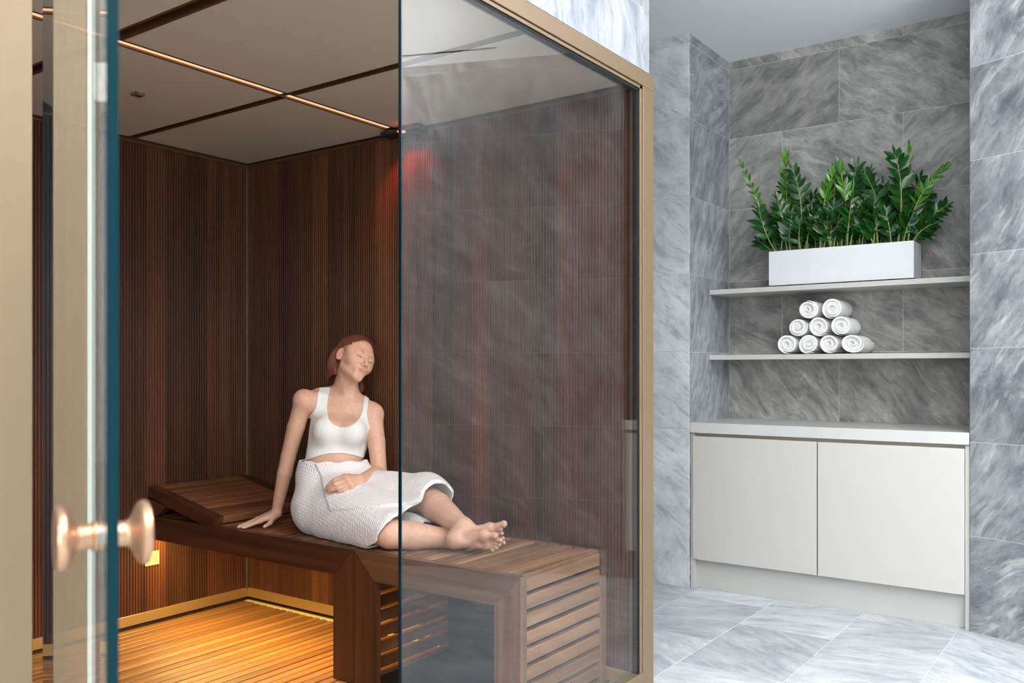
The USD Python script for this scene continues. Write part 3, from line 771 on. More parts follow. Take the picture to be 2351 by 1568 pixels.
# stems: base x, z; middle x, z; tip x, z; base y, tip y; young; leaf pairs; leaf length
STEMS = [
    [(-1.745, 1.935, -1.817, 2.161, -1.955, 2.494, 5.14, 5.10, 1, 12, 0.046), (-1.74, 1.94, -1.80, 2.07, -1.83, 2.20, 5.10, 5.06, 0, 5, 0.075), (-1.75, 1.94, -1.815, 1.99, -1.86, 2.03, 5.12, 5.13, 0, 5, 0.055), (-1.735, 1.94, -1.77, 2.05, -1.795, 2.13, 5.18, 5.15, 0, 6, 0.06)],
    [(-1.700, 1.935, -1.697, 2.20, -1.705, 2.515, 5.15, 5.15, 1, 11, 0.066), (-1.636, 1.935, -1.674, 2.197, -1.743, 2.346, 5.17, 5.20, 0, 9, 0.062), (-1.68, 1.94, -1.70, 2.1, -1.73, 2.26, 5.11, 5.08, 0, 8, 0.066), (-1.66, 1.94, -1.66, 2.05, -1.64, 2.15, 5.10, 5.07, 0, 6, 0.066)],
    [(-1.616, 1.935, -1.608, 2.216, -1.656, 2.419, 5.14, 5.12, 0, 9, 0.07), (-1.58, 1.94, -1.585, 2.12, -1.55, 2.27, 5.17, 5.19, 0, 8, 0.066), (-1.57, 1.94, -1.55, 2.05, -1.51, 2.13, 5.11, 5.08, 0, 6, 0.062), (-1.60, 1.94, -1.60, 2.02, -1.585, 2.10, 5.09, 5.05, 0, 5, 0.06)],
    [(-1.486, 1.935, -1.472, 2.201, -1.399, 2.386, 5.13, 5.10, 1, 9, 0.062), (-1.45, 1.935, -1.433, 2.222, -1.418, 2.388, 5.16, 5.17, 0, 8, 0.066), (-1.52, 1.94, -1.50, 2.10, -1.47, 2.25, 5.18, 5.20, 0, 7, 0.066), (-1.47, 1.94, -1.45, 2.04, -1.44, 2.13, 5.10, 5.07, 0, 6, 0.066), (-1.42, 1.94, -1.40, 2.04, -1.37, 2.16, 5.12, 5.08, 0, 6, 0.064)],
    [(-1.349, 1.935, -1.354, 2.213, -1.392, 2.425, 5.12, 5.10, 1, 9, 0.056), (-1.330, 1.935, -1.326, 2.21, -1.300, 2.402, 5.15, 5.14, 0, 9, 0.072), (-1.30, 1.94, -1.29, 2.18, -1.25, 2.37, 5.18, 5.21, 0, 9, 0.07), (-1.34, 1.94, -1.33, 2.06, -1.31, 2.2, 5.10, 5.07, 0, 7, 0.066), (-1.28, 1.94, -1.26, 2.05, -1.22, 2.15, 5.11, 5.08, 0, 6, 0.064), (-1.26, 1.94, -1.24, 2.12, -1.21, 2.30, 5.16, 5.17, 0, 8, 0.07)],
    [(-1.112, 1.935, -1.175, 2.157, -1.26, 2.36, 5.12, 5.14, 0, 8, 0.072), (-1.18, 1.94, -1.16, 2.08, -1.12, 2.22, 5.17, 5.19, 0, 7, 0.066), (-1.20, 1.94, -1.19, 2.03, -1.17, 2.12, 5.10, 5.07, 0, 6, 0.064), (-1.15, 1.94, -1.14, 2.05, -1.17, 2.29, 5.18, 5.2, 0, 8, 0.07), (-1.11, 1.94, -1.115, 2.02, -1.13, 2.11, 5.10, 5.07, 0, 6, 0.06)],
    [(-1.078, 1.935, -1.058, 2.204, -1.085, 2.415, 5.11, 5.08, 0, 9, 0.082), (-1.089, 1.935, -1.056, 2.227, -1.036, 2.470, 5.17, 5.17, 1, 6, 0.062), (-1.05, 1.94, -1.02, 2.14, -0.985, 2.30, 5.18, 5.2, 0, 8, 0.07), (-1.06, 1.94, -1.04, 2.04, -1.01, 2.12, 5.13, 5.10, 0, 5, 0.06)],
    [(-1.030, 1.935, -0.979, 2.159, -0.840, 2.325, 5.13, 5.10, 1, 10, 0.058), (-1.018, 1.935, -0.936, 2.061, -0.846, 2.124, 5.15, 5.15, 0, 7, 0.062), (-1.015, 1.94, -0.965, 2.006, -0.910, 2.035, 5.14, 5.14, 0, 6, 0.062), (-1.012, 1.94, -0.975, 1.985, -0.935, 1.985, 5.17, 5.16, 0, 5, 0.058), (-1.02, 1.94, -0.98, 2.1, -0.94, 2.2, 5.18, 5.2, 0, 7, 0.06)],
]
frg = np.random.default_rng(23)
for k, group_ in enumerate(STEMS):                                # low filling shoots between the main stems
    for _ in range(8 if 0 < k < 7 else 3):
        x0 = -1.735 + 0.0915 * k + frg.uniform(-0.04, 0.045)
        lean, H = frg.uniform(-0.06, 0.06), frg.uniform(0.10, 0.24)
        yb_ = frg.uniform(5.09, 5.21)
        group_.append((x0, 1.94, x0 + lean * 0.5, 1.94 + H * 0.55, x0 + lean * 1.2, 1.94 + H, yb_, yb_ + frg.uniform(-0.05, 0.02), 0, int(4 + H * 14), frg.uniform(0.055, 0.07)))
PLANT_LABELS = ['leftmost plant in the planter with a thin pale sprig leaning left', 'plant second from the left with a tall pale upright tip', 'third plant from the left with fanned dark leaflets', 'plant left of the planter centre with a bent arching stem',
                'dense dark plant at the planter centre with a tall pale shoot', 'plant right of the planter centre with one thick stem leaning left', 'big glossy plant right of centre with a bright vertical shoot', 'rightmost plant in the planter with a stem leaning far right']
prg = np.random.default_rng(11)
for stems, lab in zip(STEMS, PLANT_LABELS):
    t = thing('potted_plant', 'green ' + lab, 'plant', 'plants in the white planter')
    for bx, bz, mx, mz, tx, tz, by, ty, young, pairs, L in stems:
        u = np.linspace(0, 1, 15)[:, None]
        P0, P1, P2 = np.array([bx, by, bz]), np.array([mx, (by + ty) / 2, mz]), np.array([tx, ty, tz])
        C = 2 * P1 - 0.5 * (P0 + P2)
        curve = (1 - u) ** 2 * P0 + 2 * u * (1 - u) * C + u ** 2 * P2
        H = tz - bz
        st = obj('stem', tube(curve, np.linspace(0.0048 + 0.0035 * min(1, H / 0.5), 0.0016, 15), 6), M_STEM, t, smooth=True)
        tang = np.gradient(curve, axis=0)
        facing = np.array([0.55 + prg.uniform(-0.5, 0.4), -0.8, 0.25 + prg.uniform(-0.1, 0.2)])
        facing /= np.linalg.norm(facing)
        lo = 0.30 if H > 0.25 else 0.22
        for k in range(pairs):
            s = lo + (1 - lo) * (k + 0.3) / pairs
            i = s * 14
            i0 = min(int(i), 13)
            o = curve[i0] + (curve[i0 + 1] - curve[i0]) * (i - i0)
            d = tang[i0] / np.linalg.norm(tang[i0])
            side = np.cross(d, facing)
            side /= np.linalg.norm(side)
            spread = (1.0 - 0.55 * s) if not young else (0.75 - 0.55 * s)
            size = L * 1.28 * (1.05 - 0.35 * abs(s - 0.55) / 0.45) * prg.uniform(0.85, 1.1)
            for sg in (-1, 1):
                dd = d * (1.0 - 0.35 * spread) + side * sg * spread * 1.15 + facing * prg.uniform(-0.35, 0.5) + prg.normal(0, 0.10, 3)
                nr = facing + side * sg * -0.25 + prg.normal(0, 0.30, 3)
                y_ok = o[1] < 5.30
                obj('leaf', leaf_mesh(o + side * sg * 0.002, dd, nr, size, size * (0.46 if not young else 0.36)), M_LEAF_Y if (young and s > 0.45) else M_LEAF, st, smooth=True)
        obj('leaf', leaf_mesh(curve[-1], d + 0.1 * facing, facing, L * 0.75, L * 0.24), M_LEAF_Y if young else M_LEAF, st, smooth=True)

# ------------------------------------------------------------------ the bather: distance fields turned into one skin
class Field:
    """A signed distance field on a rectilinear grid; shapes are blended in one after another."""

    def __init__(s, xs, ys, zs):
        s.ax = [np.asarray(a, np.float32) for a in (xs, ys, zs)]
        s.F = np.full([len(a) for a in s.ax], 0.2, np.float32)

    def cut(s, lo, hi):
        sl = tuple(slice(max(0, int(np.searchsorted(a, l)) - 1), min(len(a), int(np.searchsorted(a, h)) + 1)) for a, l, h in zip(s.ax, lo, hi))
        g = [s.ax[0][sl[0]][:, None, None], s.ax[1][sl[1]][None, :, None], s.ax[2][sl[2]][None, None, :]]
        return sl, g

    def blend(s, d, sl, k, sub=False):
        a = s.F[sl]
        if sub:
            h = np.maximum(k - np.abs(a + d), 0) / k
            s.F[sl] = np.maximum(a, -d) + h * h * k * 0.25
        else:
            h = np.maximum(k - np.abs(a - d), 0) / k
            s.F[sl] = np.minimum(a, d) - h * h * k * 0.25

    def cone(s, a, b, ra, rb, k=0.012, sub=False):
        a, b = np.asarray(a, float), np.asarray(b, float)
        m = max(ra, rb) + k * 1.2 + 0.004
        sl, g = s.cut(np.minimum(a, b) - m, np.maximum(a, b) + m)
        e = b - a
        L2 = float(e @ e) + 1e-12
        q = [(g[i] - np.float32(a[i])) for i in range(3)]
        t = np.clip((q[0] * e[0] + q[1] * e[1] + q[2] * e[2]) / L2, 0, 1).astype(np.float32)
        d = np.sqrt((q[0] - t * np.float32(e[0])) ** 2 + (q[1] - t * np.float32(e[1])) ** 2 + (q[2] - t * np.float32(e[2])) ** 2) - np.float32(ra) - t * np.float32(rb - ra)
        s.blend(d, sl, k, sub)

    def ball(s, c, r, k=0.012, sub=False):
        s.cone(c, np.asarray(c, float) + [0, 0, 1e-5], r, r, k, sub)

    def ell(s, c, r, M=None, k=0.012, sub=False):
        """Ellipsoid; rows of M are its axes."""
        c, r = np.asarray(c, float), np.asarray(r, float)
        M = np.eye(3) if M is None else np.asarray(M, float)
        ext = np.sqrt(((M * r[:, None]) ** 2).sum(0)) + k * 1.2 + 0.004
        sl, g = s.cut(c - ext, c + ext)
        q = [(g[i] - np.float32(c[i])) for i in range(3)]
        n0 = n1 = 0
        for i in range(3):
            u = q[0] * np.float32(M[i, 0]) + q[1] * np.float32(M[i, 1]) + q[2] * np.float32(M[i, 2])
            n0 = n0 + (u / np.float32(r[i])) ** 2
            n1 = n1 + (u / np.float32(r[i] ** 2)) ** 2
        k0 = np.sqrt(n0)
        d = np.where(n1 > 1e-9, k0 * (k0 - 1) / np.sqrt(np.maximum(n1, 1e-9)), -r.min()).astype(np.float32)
        s.blend(d, sl, k, sub)


def surface_nets(F, xs, ys, zs, relax=1):
    """The zero surface of F as a triangle mesh, one vertex for each crossed cell."""
    S = F < 0
    nx, ny, nz = F.shape
    c = np.zeros((nx - 1, ny - 1, nz - 1), np.int8)
    for i, j, k in np.ndindex(2, 2, 2):
        c += S[i:nx - 1 + i, j:ny - 1 + j, k:nz - 1 + k]
    I = np.argwhere((c > 0) & (c < 8))
    idx = np.full(c.shape, -1, np.int32)
    idx[tuple(I.T)] = np.arange(len(I))
    ax = [np.asarray(xs, float), np.asarray(ys, float), np.asarray(zs, float)]
    acc, cnt = np.zeros((len(I), 3)), np.zeros(len(I))
    corners = list(np.ndindex(2, 2, 2))
    for a in corners:
        for d in range(3):
            if a[d] == 0:
                b = list(a)
                b[d] = 1
                fa = F[I[:, 0] + a[0], I[:, 1] + a[1], I[:, 2] + a[2]]
                fb = F[I[:, 0] + b[0], I[:, 1] + b[1], I[:, 2] + b[2]]
                m = (fa < 0) != (fb < 0)
                t = fa[m] / (fa[m] - fb[m])
                p = np.zeros((m.sum(), 3))
                for e in range(3):
                    pa, pb = ax[e][I[m, e] + a[e]], ax[e][I[m, e] + b[e]]
                    p[:, e] = pa + (pb - pa) * t
                acc[m] += p
                cnt[m] += 1
    v = acc / cnt[:, None]
    quads = []
    for d in range(3):
        e, f = (d + 1) % 3, (d + 2) % 3
        lo, hi = [slice(None)] * 3, [slice(None)] * 3
        lo[d], hi[d] = slice(0, -1), slice(1, None)
        A, B = S[tuple(lo)], S[tuple(hi)]
        E = np.argwhere(A != B)
        E = E[(E[:, e] > 0) & (E[:, f] > 0) & (E[:, e] < F.shape[e] - 1) & (E[:, f] < F.shape[f] - 1)]
        inside = A[tuple(E.T)]
        de, df = np.eye(3, dtype=int)[e], np.eye(3, dtype=int)[f]
        q = np.stack([idx[tuple((E - de - df).T)], idx[tuple((E - df).T)], idx[tuple(E.T)], idx[tuple((E - de).T)]], 1)
        q[~inside] = q[~inside][:, ::-1]
        quads.append(q)
    q = np.vstack(quads)
    if relax:
        e = np.vstack([q[:, [0, 1]], q[:, [1, 2]], q[:, [2, 3]], q[:, [3, 0]]])
        A = coo_matrix((np.ones(2 * len(e)), (np.r_[e[:, 0], e[:, 1]], np.r_[e[:, 1], e[:, 0]])), shape=(len(v), len(v))).tocsr()
        A.data[:] = 1.0
        deg = np.maximum(np.asarray(A.sum(1)), 1)
        for w in (0.5, -0.52) * relax:
            v = v + w * (A @ v / deg - v)
    return trimesh.Trimesh(v, np.vstack([q[:, [0, 1, 2]], q[:, [0, 2, 3]]]), process=False)


def axis(lo, hi, step, fine=()):
    """Grid lines from lo to hi; finer inside the (lo, hi, step) spans."""
    out, x = [], lo
    while x < hi:
        out.append(x)
        st = min([step] + [f[2] for f in fine if f[0] <= x <= f[1]])
        x += st
    return np.array(out)


V = lambda *a: np.array(a, float)
# joints, in metres
J = dict(Rsh=V(-3.1150, 2.7285, 1.1312), Relb=V(-3.2024, 2.7150, 0.8589), Rwri=V(-3.2755, 2.7073, 0.6002),
         Lsh=V(-2.8830, 2.9430, 1.0630), Lelb=V(-2.8118, 2.9076, 0.7928), Lwri=V(-2.7327, 2.7061, 0.7839))
# head frame: right, forward, up
HC, HS = V(-2.940, 2.880, 1.303), 0.985
HR = np.array([[-0.166, -0.875, 0.454], [0.986, -0.134, 0.103], [-0.029, 0.465, 0.885]])
HR = np.linalg.svd(HR)[0] @ np.linalg.svd(HR)[2]


def hd(x, y, z):
    return HC + HS * (np.array([x, y, z], float) @ HR)


TLf, TFw, TUp = V(0.735, 0.678, -0.12), V(0.670, -0.735, 0.0), None      # torso: left, forward, up
TLf /= np.linalg.norm(TLf)
TFw -= TLf * (TFw @ TLf)
TFw /= np.linalg.norm(TFw)
TUp = np.cross(TFw, TLf) * -1
TUp = TUp if TUp[2] > 0 else -TUp
TM = np.array([TLf, TFw, TUp])


def torso(f, g=0.0, arms=True):
    """Trunk shapes, grown by g; shared by skin and vest."""
    f.ell(V(-3.000, 2.868, 1.020), V(0.142 + g, 0.088 + g, 0.135 + g), TM, 0.02)
    f.ell(V(-3.004, 2.840, 0.940), V(0.130 + g, 0.088 + g, 0.120 + g), TM, 0.04)
    f.ell(V(-2.996, 2.805, 0.850), V(0.122 + g, 0.088 + g, 0.100 + g), TM, 0.05)
    f.ell(V(-2.975, 2.772, 0.735), V(0.155 + g, 0.115 + g, 0.115 + g), None if False else TM, 0.06)
    f.ell(V(-2.978, 2.742, 0.988), V(0.058 + g, 0.050 + g, 0.056 + g), TM, 0.05)
    f.ell(V(-2.893, 2.820, 0.980), V(0.058 + g, 0.050 + g, 0.056 + g), TM, 0.05)
    f.cone(V(-3.025, 2.890, 1.140), V(-3.090, 2.800, 1.142), 0.050 + g, 0.035 + g, 0.05)     # shoulder girdle
    f.cone(V(-2.985, 2.900, 1.105), V(-2.915, 2.935, 1.072), 0.050 + g, 0.035 + g, 0.05)


def upper(f):
    """Neck, shoulders and arms."""
    # neck
    f.cone(V(-3.010, 2.893, 1.135), hd(0.0, -0.022, -0.055), 0.055, 0.047, 0.02)
    f.cone(V(-3.035, 2.865, 1.135), V(-3.000, 2.868, 1.205), 0.030, 0.034, 0.03)
    f.cone(hd(0.03, -0.02, -0.05), V(-2.968, 2.850, 1.112), 0.017, 0.010, 0.02)               # neck cords
    f.cone(hd(-0.03, 0.0, -0.05), V(-2.955, 2.862, 1.108), 0.015, 0.009, 0.02)
    f.cone(V(-3.060, 2.765, 1.140), V(-2.975, 2.832, 1.112), 0.015, 0.012, 0.02)              # collar bones
    f.cone(V(-2.945, 2.852, 1.104), V(-2.895, 2.905, 1.088), 0.012, 0.014, 0.02)
    # arms
    for s in 'RL':
        sh, el, wr = J[s + 'sh'], J[s + 'elb'], J[s + 'wri']
        mid = sh + (el - sh) * 0.5
        f.ball(sh + V(0, 0, -0.018), 0.040, 0.04)
        f.cone(sh + V(0, 0, -0.018), mid, 0.0415, 0.0400, 0.012)
        f.cone(mid, el, 0.0400, 0.0345, 0.006)
        f.cone(el, el + (wr - el) * 0.30, 0.0345, 0.0345, 0.006)
        f.cone(el + (wr - el) * 0.30, wr, 0.0345, 0.0235, 0.006)
    f.cone(J['Rsh'], V(-3.045, 2.795, 1.060), 0.034, 0.036, 0.04)                               # chest to arm folds
    f.cone(J['Lsh'], V(-2.905, 2.890, 1.020), 0.034, 0.032, 0.04)


def build_body():
    fx = [(-3.055, -2.825, 0.0021), (-3.42, -3.20, 0.0028), (-2.33, -2.02, 0.0026), (-2.825, -2.69, 0.0026)]
    fy = [(2.76, 2.99, 0.0021), (2.50, 2.66, 0.0028), (2.66, 2.92, 0.0032)]
    fz = [(1.175, 1.425, 0.0021), (0.53, 0.65, 0.0027), (0.735, 0.83, 0.0027)]
    f = Field(axis(-3.48, -2.0, 0.0048, fx), axis(2.46, 3.06, 0.0048, fy), axis(0.528, 1.43, 0.0048, fz))
    torso(f)
    upper(f)
    # right hand, flat on the slats
    w = J['Rwri']
    hdv = V(-0.075, -0.170, -0.040)
    hdv /= np.linalg.norm(hdv)
    lat = V(0.92, -0.40, 0.0)
    lat -= hdv * (lat @ hdv)
    lat /= np.linalg.norm(lat)
    kn = {}
    for name, o, down in (('i', 0.029, 0.568), ('m', 0.009, 0.571), ('r', -0.011, 0.569), ('p', -0.029, 0.564)):
        k_ = w + hdv * (0.092 - abs(o - 0.005) * 0.25) + lat * o
        k_[2] = down
        kn[name] = k_
        f.cone(w + lat * o * 0.55 + V(0, 0, -0.008), k_, 0.0175, 0.0125, 0.014)
    f.cone(w + V(0, 0, -0.018) - lat * 0.012, w + hdv * 0.05 - lat * 0.018 + V(0, 0, -0.016), 0.016, 0.014, 0.014)
    for name, L, spread in (('i', 0.080, 0.10), ('m', 0.088, 0.02), ('r', 0.080, -0.08), ('p', 0.062, -0.22)):
        d = hdv + lat * spread
        d[2] = 0
        d /= np.linalg.norm(d)
        a = kn[name]
        b = a + d * L * 0.52 + V(0, 0, 0)
        b[2] = 0.5555
        c = a + d * L * 0.80
        c[2] = 0.5485
        e = a + d * L
        e[2] = 0.5458
        f.cone(a, b, 0.0112, 0.0090, 0.008)
        f.cone(b, c, 0.0090, 0.0080, 0.004)
        f.cone(c, e, 0.0080, 0.0066, 0.004)
    tb = w + hdv * 0.022 + lat * 0.022 + V(0, 0, -0.016)
    tm = tb + (hdv * 0.55 + lat * 0.75) * 0.042
    tm[2] = 0.558
    tt = tm + (hdv * 0.80 + lat * 0.45) * 0.040
    tt[2] = 0.5475
    f.cone(w + V(0, 0, -0.01), tb, 0.019, 0.0165, 0.014)
    f.cone(tb, tm, 0.0150, 0.0108, 0.010)
    f.cone(tm, tt, 0.0108, 0.0078, 0.005)
    # left hand, resting in the lap
    w = J['Lwri']
    K = dict(i=V(-2.744, 2.6305, 0.8060), m=V(-2.7262, 2.6309, 0.7935), r=V(-2.7151, 2.6327, 0.778), p=V(-2.7127, 2.6405, 0.7635))
    PIP = dict(i=V(-2.7755, 2.5990, 0.7925), m=V(-2.7600, 2.5880, 0.7790), r=V(-2.7455, 2.5925, 0.7640), p=V(-2.7310, 2.6130, 0.7530))
    TIP = dict(i=V(-2.8090, 2.5880, 0.7600), m=V(-2.8040, 2.5765, 0.7530), r=V(-2.7840, 2.5775, 0.7485), p=V(-2.7560, 2.5975, 0.7460))
    for i, n in enumerate('imrp'):
        f.cone(w + (K[n] - w) * 0.15, K[n], 0.0185, 0.0125, 0.014)
        mid = PIP[n] * 0.42 + TIP[n] * 0.58 + V(0.0, -0.002, 0.001)
        f.cone(K[n], PIP[n], 0.0118, 0.0094, 0.007)
        f.cone(PIP[n], mid, 0.0092, 0.0082, 0.003)
        f.cone(mid, TIP[n], 0.0082, 0.0066, 0.003)
    f.cone(w, V(-2.752, 2.662, 0.800), 0.018, 0.014, 0.014)
    f.cone(V(-2.752, 2.662, 0.800), V(-2.786, 2.640, 0.786), 0.014, 0.0105, 0.01)
    f.cone(V(-2.786, 2.640, 0.786), V(-2.806, 2.612, 0.770), 0.0105, 0.008, 0.004)
    # legs: left over right, feet to the right
    LH, LK, LA = V(-2.9105, 2.8249, 0.700), V(-2.4960, 2.8560, 0.7130), V(-2.2000, 2.7450, 0.6350)
    RH, RK, RA = V(-2.893, 2.690, 0.650), V(-2.4476, 2.5900, 0.6030), V(-2.2800, 2.7750, 0.5740)
    f.cone(LH, LK, 0.088, 0.060, 0.04)
    f.cone(RH, RK, 0.090, 0.058, 0.04)
    f.cone(LK, LK + (LA - LK) * 0.36, 0.060, 0.062, 0.010)
    f.cone(LK + (LA - LK) * 0.36, LA, 0.062, 0.037, 0.006)
    f.cone(RK, RK + (RA - RK) * 0.36, 0.058, 0.058, 0.010)
    f.cone(RK + (RA - RK) * 0.36, RA, 0.058, 0.035, 0.006)
    # left foot: sole towards the door
    hl = V(-2.205, 2.700, 0.590)
    bB, bS = V(-2.0935, 2.7440, 0.6150), V(-2.0930, 2.7660, 0.5735)
    f.cone(LA, hl, 0.035, 0.033, 0.02)
    f.cone(LA + V(0.012, 0.0, -0.005), (bB + bS) / 2 + V(-0.02, 0.022, 0.012), 0.033, 0.020, 0.02)
    f.cone(hl, bB, 0.031, 0.0215, 0.018)
    f.cone(hl, bS, 0.030, 0.0180, 0.018)
    f.cone(bB, bS, 0.0215, 0.0180, 0.012)
    f.ell((hl + bB) / 2 + V(0.012, -0.030, 0.012), V(0.034, 0.016, 0.020), None, 0.016, True)      # arch
    f.ball(bB + V(0.002, -0.004, 0.0), 0.020, 0.012)
    for a, b, ra, rb in ((bB, V(-2.0500, 2.7590, 0.6135), 0.0150, 0.0145), (bB * 0.7 + bS * 0.3, V(-2.0380, 2.7770, 0.5935), 0.0110, 0.0098), (bB * 0.45 + bS * 0.55, V(-2.0460, 2.7830, 0.5755), 0.0105, 0.0092),
                         (bB * 0.2 + bS * 0.8, V(-2.0580, 2.7810, 0.5625), 0.0100, 0.0088), (bS, V(-2.0730, 2.7780, 0.5520), 0.0100, 0.0084)):
        f.cone(a, a + (b - a) * 0.75, ra, rb * 0.86, 0.006)
        f.ball(b, rb, 0.005)
    # right foot: behind, inner side up
    hl = V(-2.285, 2.815, 0.570)
    bB, bS = V(-2.1500, 2.8610, 0.6180), V(-2.1540, 2.8820, 0.5640)
    f.cone(RA, hl, 0.034, 0.031, 0.02)
    f.cone(RA, bB, 0.034, 0.0200, 0.02)
    f.cone(hl, bS, 0.028, 0.0170, 0.02)
    f.cone(bB, bS, 0.0210, 0.0170, 0.014)
    for a, b, ra, rb in ((bB, V(-2.0950, 2.8800, 0.6370), 0.0150, 0.0150), (bB * 0.72 + bS * 0.28, V(-2.1080, 2.8760, 0.6160), 0.0108, 0.0098), (bB * 0.48 + bS * 0.52, V(-2.1060, 2.8820, 0.5970), 0.0104, 0.0092),
                         (bB * 0.22 + bS * 0.78, V(-2.1060, 2.8880, 0.5770), 0.0100, 0.0088), (bS, V(-2.1060, 2.8940, 0.5580), 0.0100, 0.0085)):
        f.cone(a, a + (b - a) * 0.75, ra, rb * 0.86, 0.006)
        f.ball(b, rb, 0.005)
    # head
    M = HR
    s = HS
    f.ell(hd(0, -0.012, 0.035), V(0.076, 0.091, 0.078) * s, M, 0.02)
    for sx in (-1, 1):
        f.ball(hd(0.050 * sx, 0.034, 0.010), 0.027, 0.03)
        f.cone(hd(0.044 * sx, 0.040, -0.026), hd(0.050 * sx, 0.008, -0.028), 0.022, 0.020, 0.03)
    f.ell(hd(0, 0.024, -0.028), V(0.058, 0.064, 0.080) * s, M, 0.02)
    f.cone(hd(0.046, 0.004, -0.056), hd(0.013, 0.062, -0.094), 0.017, 0.0145, 0.022)          # jaw
    f.cone(hd(-0.046, 0.004, -0.056), hd(-0.013, 0.062, -0.094), 0.017, 0.0145, 0.022)
    f.cone(hd(0.008, 0.066, -0.096), hd(-0.008, 0.066, -0.096), 0.0145, 0.0145, 0.016)
    f.ball(hd(0.037, 0.054, -0.028), 0.023, 0.025)                                            # cheeks
    f.ball(hd(-0.037, 0.054, -0.028), 0.023, 0.025)
    f.cone(hd(0.036, 0.068, 0.018), hd(-0.036, 0.068, 0.018), 0.013, 0.013, 0.02)             # brow
    for sx in (-1, 1):
        f.ell(hd(0.031 * sx, 0.0905, 0.001), V(0.019, 0.0135, 0.0120), M, 0.012, True)           # sockets
        f.ell(hd(0.0315 * sx, 0.0700, -0.0008), V(0.0150, 0.0115, 0.0108), M, 0.004)          # closed lids
    f.cone(hd(0, 0.082, 0.006), hd(0, 0.103, -0.034), 0.0085, 0.0088, 0.010)                  # nose
    f.ball(hd(0, 0.1035, -0.0355), 0.0095, 0.006)
    for sx in (-1, 1):
        f.ball(hd(0.0105 * sx, 0.0915, -0.0395), 0.0078, 0.006)
        f.ball(hd(0.0060 * sx, 0.0965, -0.0470), 0.0034, 0.003, True)
    f.ell(hd(0, 0.0770, -0.0665), V(0.030, 0.0135, 0.019), M, 0.016)
    f.ell(hd(0.0080, 0.0868, -0.0632), V(0.0158, 0.0050, 0.0033), M, 0.005)                    # lips
    f.ell(hd(-0.0080, 0.0868, -0.0632), V(0.0150, 0.0052, 0.0033), M, 0.005)
    f.ell(hd(0, 0.0860, -0.0722), V(0.0170, 0.0060, 0.0043), M, 0.005)
    f.cone(hd(0.019, 0.0880, -0.0664), hd(0, 0.0925, -0.0672), 0.0010, 0.0015, 0.002, True)
    f.cone(hd(-0.019, 0.0880, -0.0664), hd(0, 0.0925, -0.0672), 0.0010, 0.0015, 0.002, True)
    for sx in (-1, 1):
        e = np.array([M[0] * sx * 0.86 + M[1] * 0.50, M[1] * 0.86 - M[0] * sx * 0.50, M[2]])
        e = np.array([x / np.linalg.norm(x) for x in e])
        f.ell(hd(0.0795 * sx, -0.010, -0.007), V(0.0068, 0.0180, 0.0305), e, 0.005)
        f.ell(hd(0.0850 * sx, -0.005, -0.004), V(0.0055, 0.0098, 0.0180), e, 0.003, True)
        f.cone(hd(0.0805 * sx, -0.004, -0.014), hd(0.0840 * sx, -0.012, 0.008), 0.0028, 0.0024, 0.004)
    m = surface_nets(f.F, *f.ax, relax=1)
    m.vertices[:, 2] = np.maximum(m.vertices[:, 2], 0.5392)
    v = m.vertices
    n = len(v)
    tint = np.tile(np.array([0.665, 0.385, 0.270]), (n, 1))

    def spot(c, r, col, amount):
        w_ = amount * np.exp(-(np.linalg.norm((v - c) / np.asarray(r), axis=1)) ** 2)[:, None]
        tint[:] = tint * (1 - w_) + np.asarray(col) * w_
    loc = (v - HC) @ HR.T / HS
    rosy = (0.60, 0.235, 0.165)
    for sx in (-1, 1):
        for t in np.linspace(0, 1, 12):
            spot(hd((0.014 + 0.036 * t) * sx, 0.088 - 0.03 * t * t, 0.0165 + 0.0085 * math.sin(t * 2.5) - 0.002 * t), 0.0048, (0.36, 0.17, 0.095), 0.20 * math.sin(math.pi * min(1, t * 0.85 + 0.15)))
    for sx in (-1, 1):
        spot(hd(0.042 * sx, 0.060, -0.030), 0.026, rosy, 0.55)
        spot(hd(0.074 * sx, -0.01, -0.01), 0.022, rosy, 0.40)
    spot(hd(0, 0.104, -0.036), 0.013, rosy, 0.55)
    spot(hd(0, 0.07, -0.095), 0.016, rosy, 0.25)
    front = np.clip((loc[:, 1] - 0.072) / 0.006, 0, 1)
    up_ = (np.abs(loc[:, 2] + 0.0634) / (0.0044 * np.sqrt(np.maximum(1 - (loc[:, 0] / 0.0255) ** 2, 0.02))))
    dn_ = (np.abs(loc[:, 2] + 0.0718) / (0.0054 * np.sqrt(np.maximum(1 - (loc[:, 0] / 0.0225) ** 2, 0.02))))
    w_ = (0.75 * front * np.clip((1.25 - np.minimum(up_, dn_)) / 0.5, 0, 1) * (np.abs(loc[:, 0]) < 0.025))[:, None]
    tint = tint * (1 - w_) + np.array([0.55, 0.165, 0.15]) * w_
    for k_ in list(K.values()) + list(TIP.values()) + list(kn.values()):
        spot(k_, 0.014, rosy, 0.45)
    spot(V(-2.34, 2.50, 0.57), 0.05, rosy, 0.0)
    for c in (V(-2.205, 2.675, 0.585), V(-2.09, 2.73, 0.60), V(-2.05, 2.76, 0.6), V(-2.11, 2.88, 0.6)):
        spot(c, 0.040, rosy, 0.45)
    spot(J['Rsh'], 0.07, rosy, 0.18)
    spot(J['Lelb'], 0.05, rosy, 0.25)
    return m, tint


